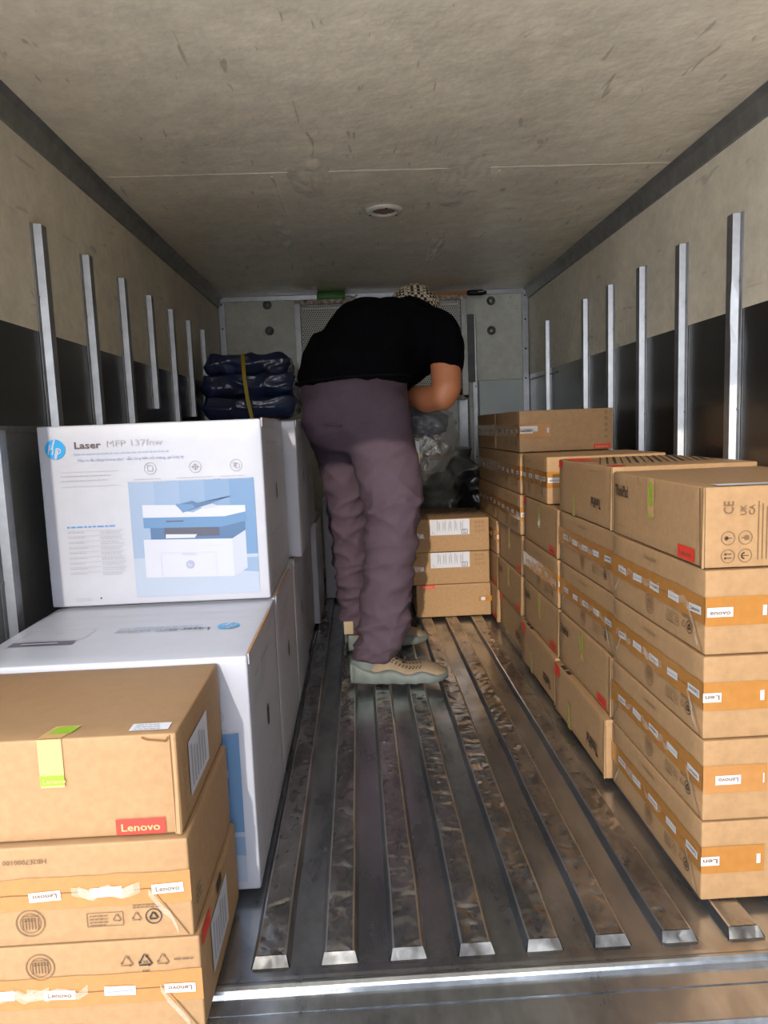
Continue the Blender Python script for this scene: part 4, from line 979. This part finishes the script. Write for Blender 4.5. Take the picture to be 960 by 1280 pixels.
# ------------------------------------------------------------------ plastic bags
def wrap_mat(name, rgb, rough, bump, sc, coat=1, metal=0, alpha=1):
    m = bpy.data.materials.new(name); m.use_nodes = True; n = m.node_tree; b = n.nodes['Principled BSDF']; L = n.links.new
    t = n.nodes.new('ShaderNodeTexCoord'); nz = n.nodes.new('ShaderNodeTexNoise'); nz.inputs['Scale'].default_value = sc; nz.inputs['Detail'].default_value = 5; nz.inputs['Distortion'].default_value = 1.2
    L(t.outputs['Object'], nz.inputs[0]); bp = n.nodes.new('ShaderNodeBump'); bp.inputs['Strength'].default_value = bump; bp.inputs['Distance'].default_value = .012; L(nz.outputs[0], bp.inputs['Height'])
    r = n.nodes.new('ShaderNodeValToRGB'); L(nz.outputs[0], r.inputs[0]); c = srgb(rgb); r.color_ramp.elements[0].position = .35; r.color_ramp.elements[0].color = tuple(v*.45 for v in c)+(1,); r.color_ramp.elements[1].position = .7; r.color_ramp.elements[1].color = c+(1,)
    L(r.outputs[0], b.inputs['Base Color']); L(bp.outputs[0], b.inputs['Normal']); L(bp.outputs[0], b.inputs['Coat Normal'])
    b.inputs['Roughness'].default_value = rough; b.inputs['Metallic'].default_value = metal; b.inputs['Coat Weight'].default_value = coat; b.inputs['Coat Roughness'].default_value = .06; b.inputs['Alpha'].default_value = alpha
    return m
navy = wrap_mat('navy_cloth_in_plastic', (34, 52, 96), .6, .8, 9); clearbag = wrap_mat('clear_plastic', (150, 152, 148), .12, .9, 14, 1, 0, .38)
silver = wrap_mat('silvery_plastic', (226, 226, 220), .12, 1, 26, 1, .9); grey_bag = wrap_mat('grey_plastic', (128, 132, 128), .3, .8, 10); blackb = wrap_mat('black_plastic_bag', (30, 34, 42), .3, 1, 14)
t = thing('clothes_bundle', 'navy clothes bundle in clear plastic with a yellow strap on the white boxes', 'bundle', (-.455, 3.2, .780))
for k, (z, w, d) in enumerate(((0, .405, .30), (.092, .40, .29), (.178, .37, .27))):
    q = MB(); q.rbox((0, 0, z+.050), (w, d, .100), dark, .042, n=4, cells=4)
    organic('folded_layer', q, .008, navy, t, 3, lambda p, n, k=k: .010*ridge(p+Vector((k*3, 0, 0)), (7, 7, 22))-.006+.006*noise.noise(p*20))
b = MB(); hw_ = .158
b.add([(x, y, z) for x, y, z in [(-.012+.018*u_+.022*s, yy, zz) for s in (-.35, .35) for u_, yy, zz in ((1.6, -hw_-.004, .0), (.9, -hw_-.010, .08), (.4, -hw_-.004, .17), (0, -hw_+.03, .268), (0, 0, .281), (0, hw_-.03, .268), (0, hw_+.006, .17), (0, hw_+.006, .0))]],
      [(i, i+1, 9+i, 8+i) for i in range(7)], mat('yellow_strap', (196, 168, 30), .5), True)
b.build('yellow_strap', t)
# bag in the man's hands
t = thing('plastic_bag', 'clear plastic bag of dark and silvery goods held by the bending man', 'plastic bag', (.215, 2.40, .58))
q = MB(); ball(q, (-.02, .0, .19), (.075, .05, .05)); ball(q, (.01, 0, .15), (.085, .05, .05)); organic('dark_contents', q, .006, navy, t, 2, lambda p, n: .008*ridge(p, (14, 14, 30)))
q = MB(); ball(q, (-.005, 0, .085), (.075, .045, .045)); ball(q, (.04, 0, .06), (.055, .04, .028)); ball(q, (-.03, 0, .02), (.05, .035, .035)); organic('silvery_contents', q, .005, silver, t, 2, lambda p, n: .010*ridge(p, (22, 22, 34)))
q = MB(); rings(q, [(-.02, 0, -.035, .03, .02, 0), (0, 0, .0, .085, .05, 0), (.01, 0, .07, .110, .060, 0), (.005, 0, .15, .110, .065, 0), (-.01, 0, .22, .09, .05, 0), (-.02, .0, .262, .03, .02, 0)]); organic('bag_film', q, .006, clearbag, t, 2, lambda p, n: .010*ridge(p, (16, 16, 20)))
q = MB(); q.box((-.022, -.066, .055), (.020, .003, .075), white_lab); q.box((-.020, -.0685, .045), (.014, .002, .02), mat('yellow_patch', (214, 200, 60), .5)); q.build('tag', t, 'white and yellow tag')
# bags on the floor at the back
q = MB(); rings(q, [(0, 0, .0, .13, .12, 0), (0, 0, .02, .17, .15, 0), (0, 0, .20, .19, .15, 0), (.02, 0, .38, .17, .13, 0), (.03, 0, .50, .12, .09, 0), (.03, 0, .56, .05, .04, 0), (.04, 0, .60, .07, .05, 0)])
o = organic('plastic_sack', q, .010, grey_bag, None, 3, lambda p, n: .014*ridge(p, (8, 8, 10))); o.location = (.455, 3.54, .0); tag(o, 'tall greyish translucent sack at the back behind the short carton stack', 'sack')
q = MB(); rings(q, [(0, 0, .0, .07, .10, 0), (0, 0, .02, .10, .13, 0), (0, 0, .25, .10, .13, 0), (0, 0, .45, .098, .12, 0), (0, 0, .52, .07, .09, 0), (0, 0, .535, .03, .04, 0)])
o = organic('black_bag', q, .008, blackb, None, 3, lambda p, n: .012*ridge(p, (9, 9, 16))); o.location = (.53, 3.16, .0); tag(o, 'glossy black plastic bag between the short stack and right stacks', 'plastic bag')
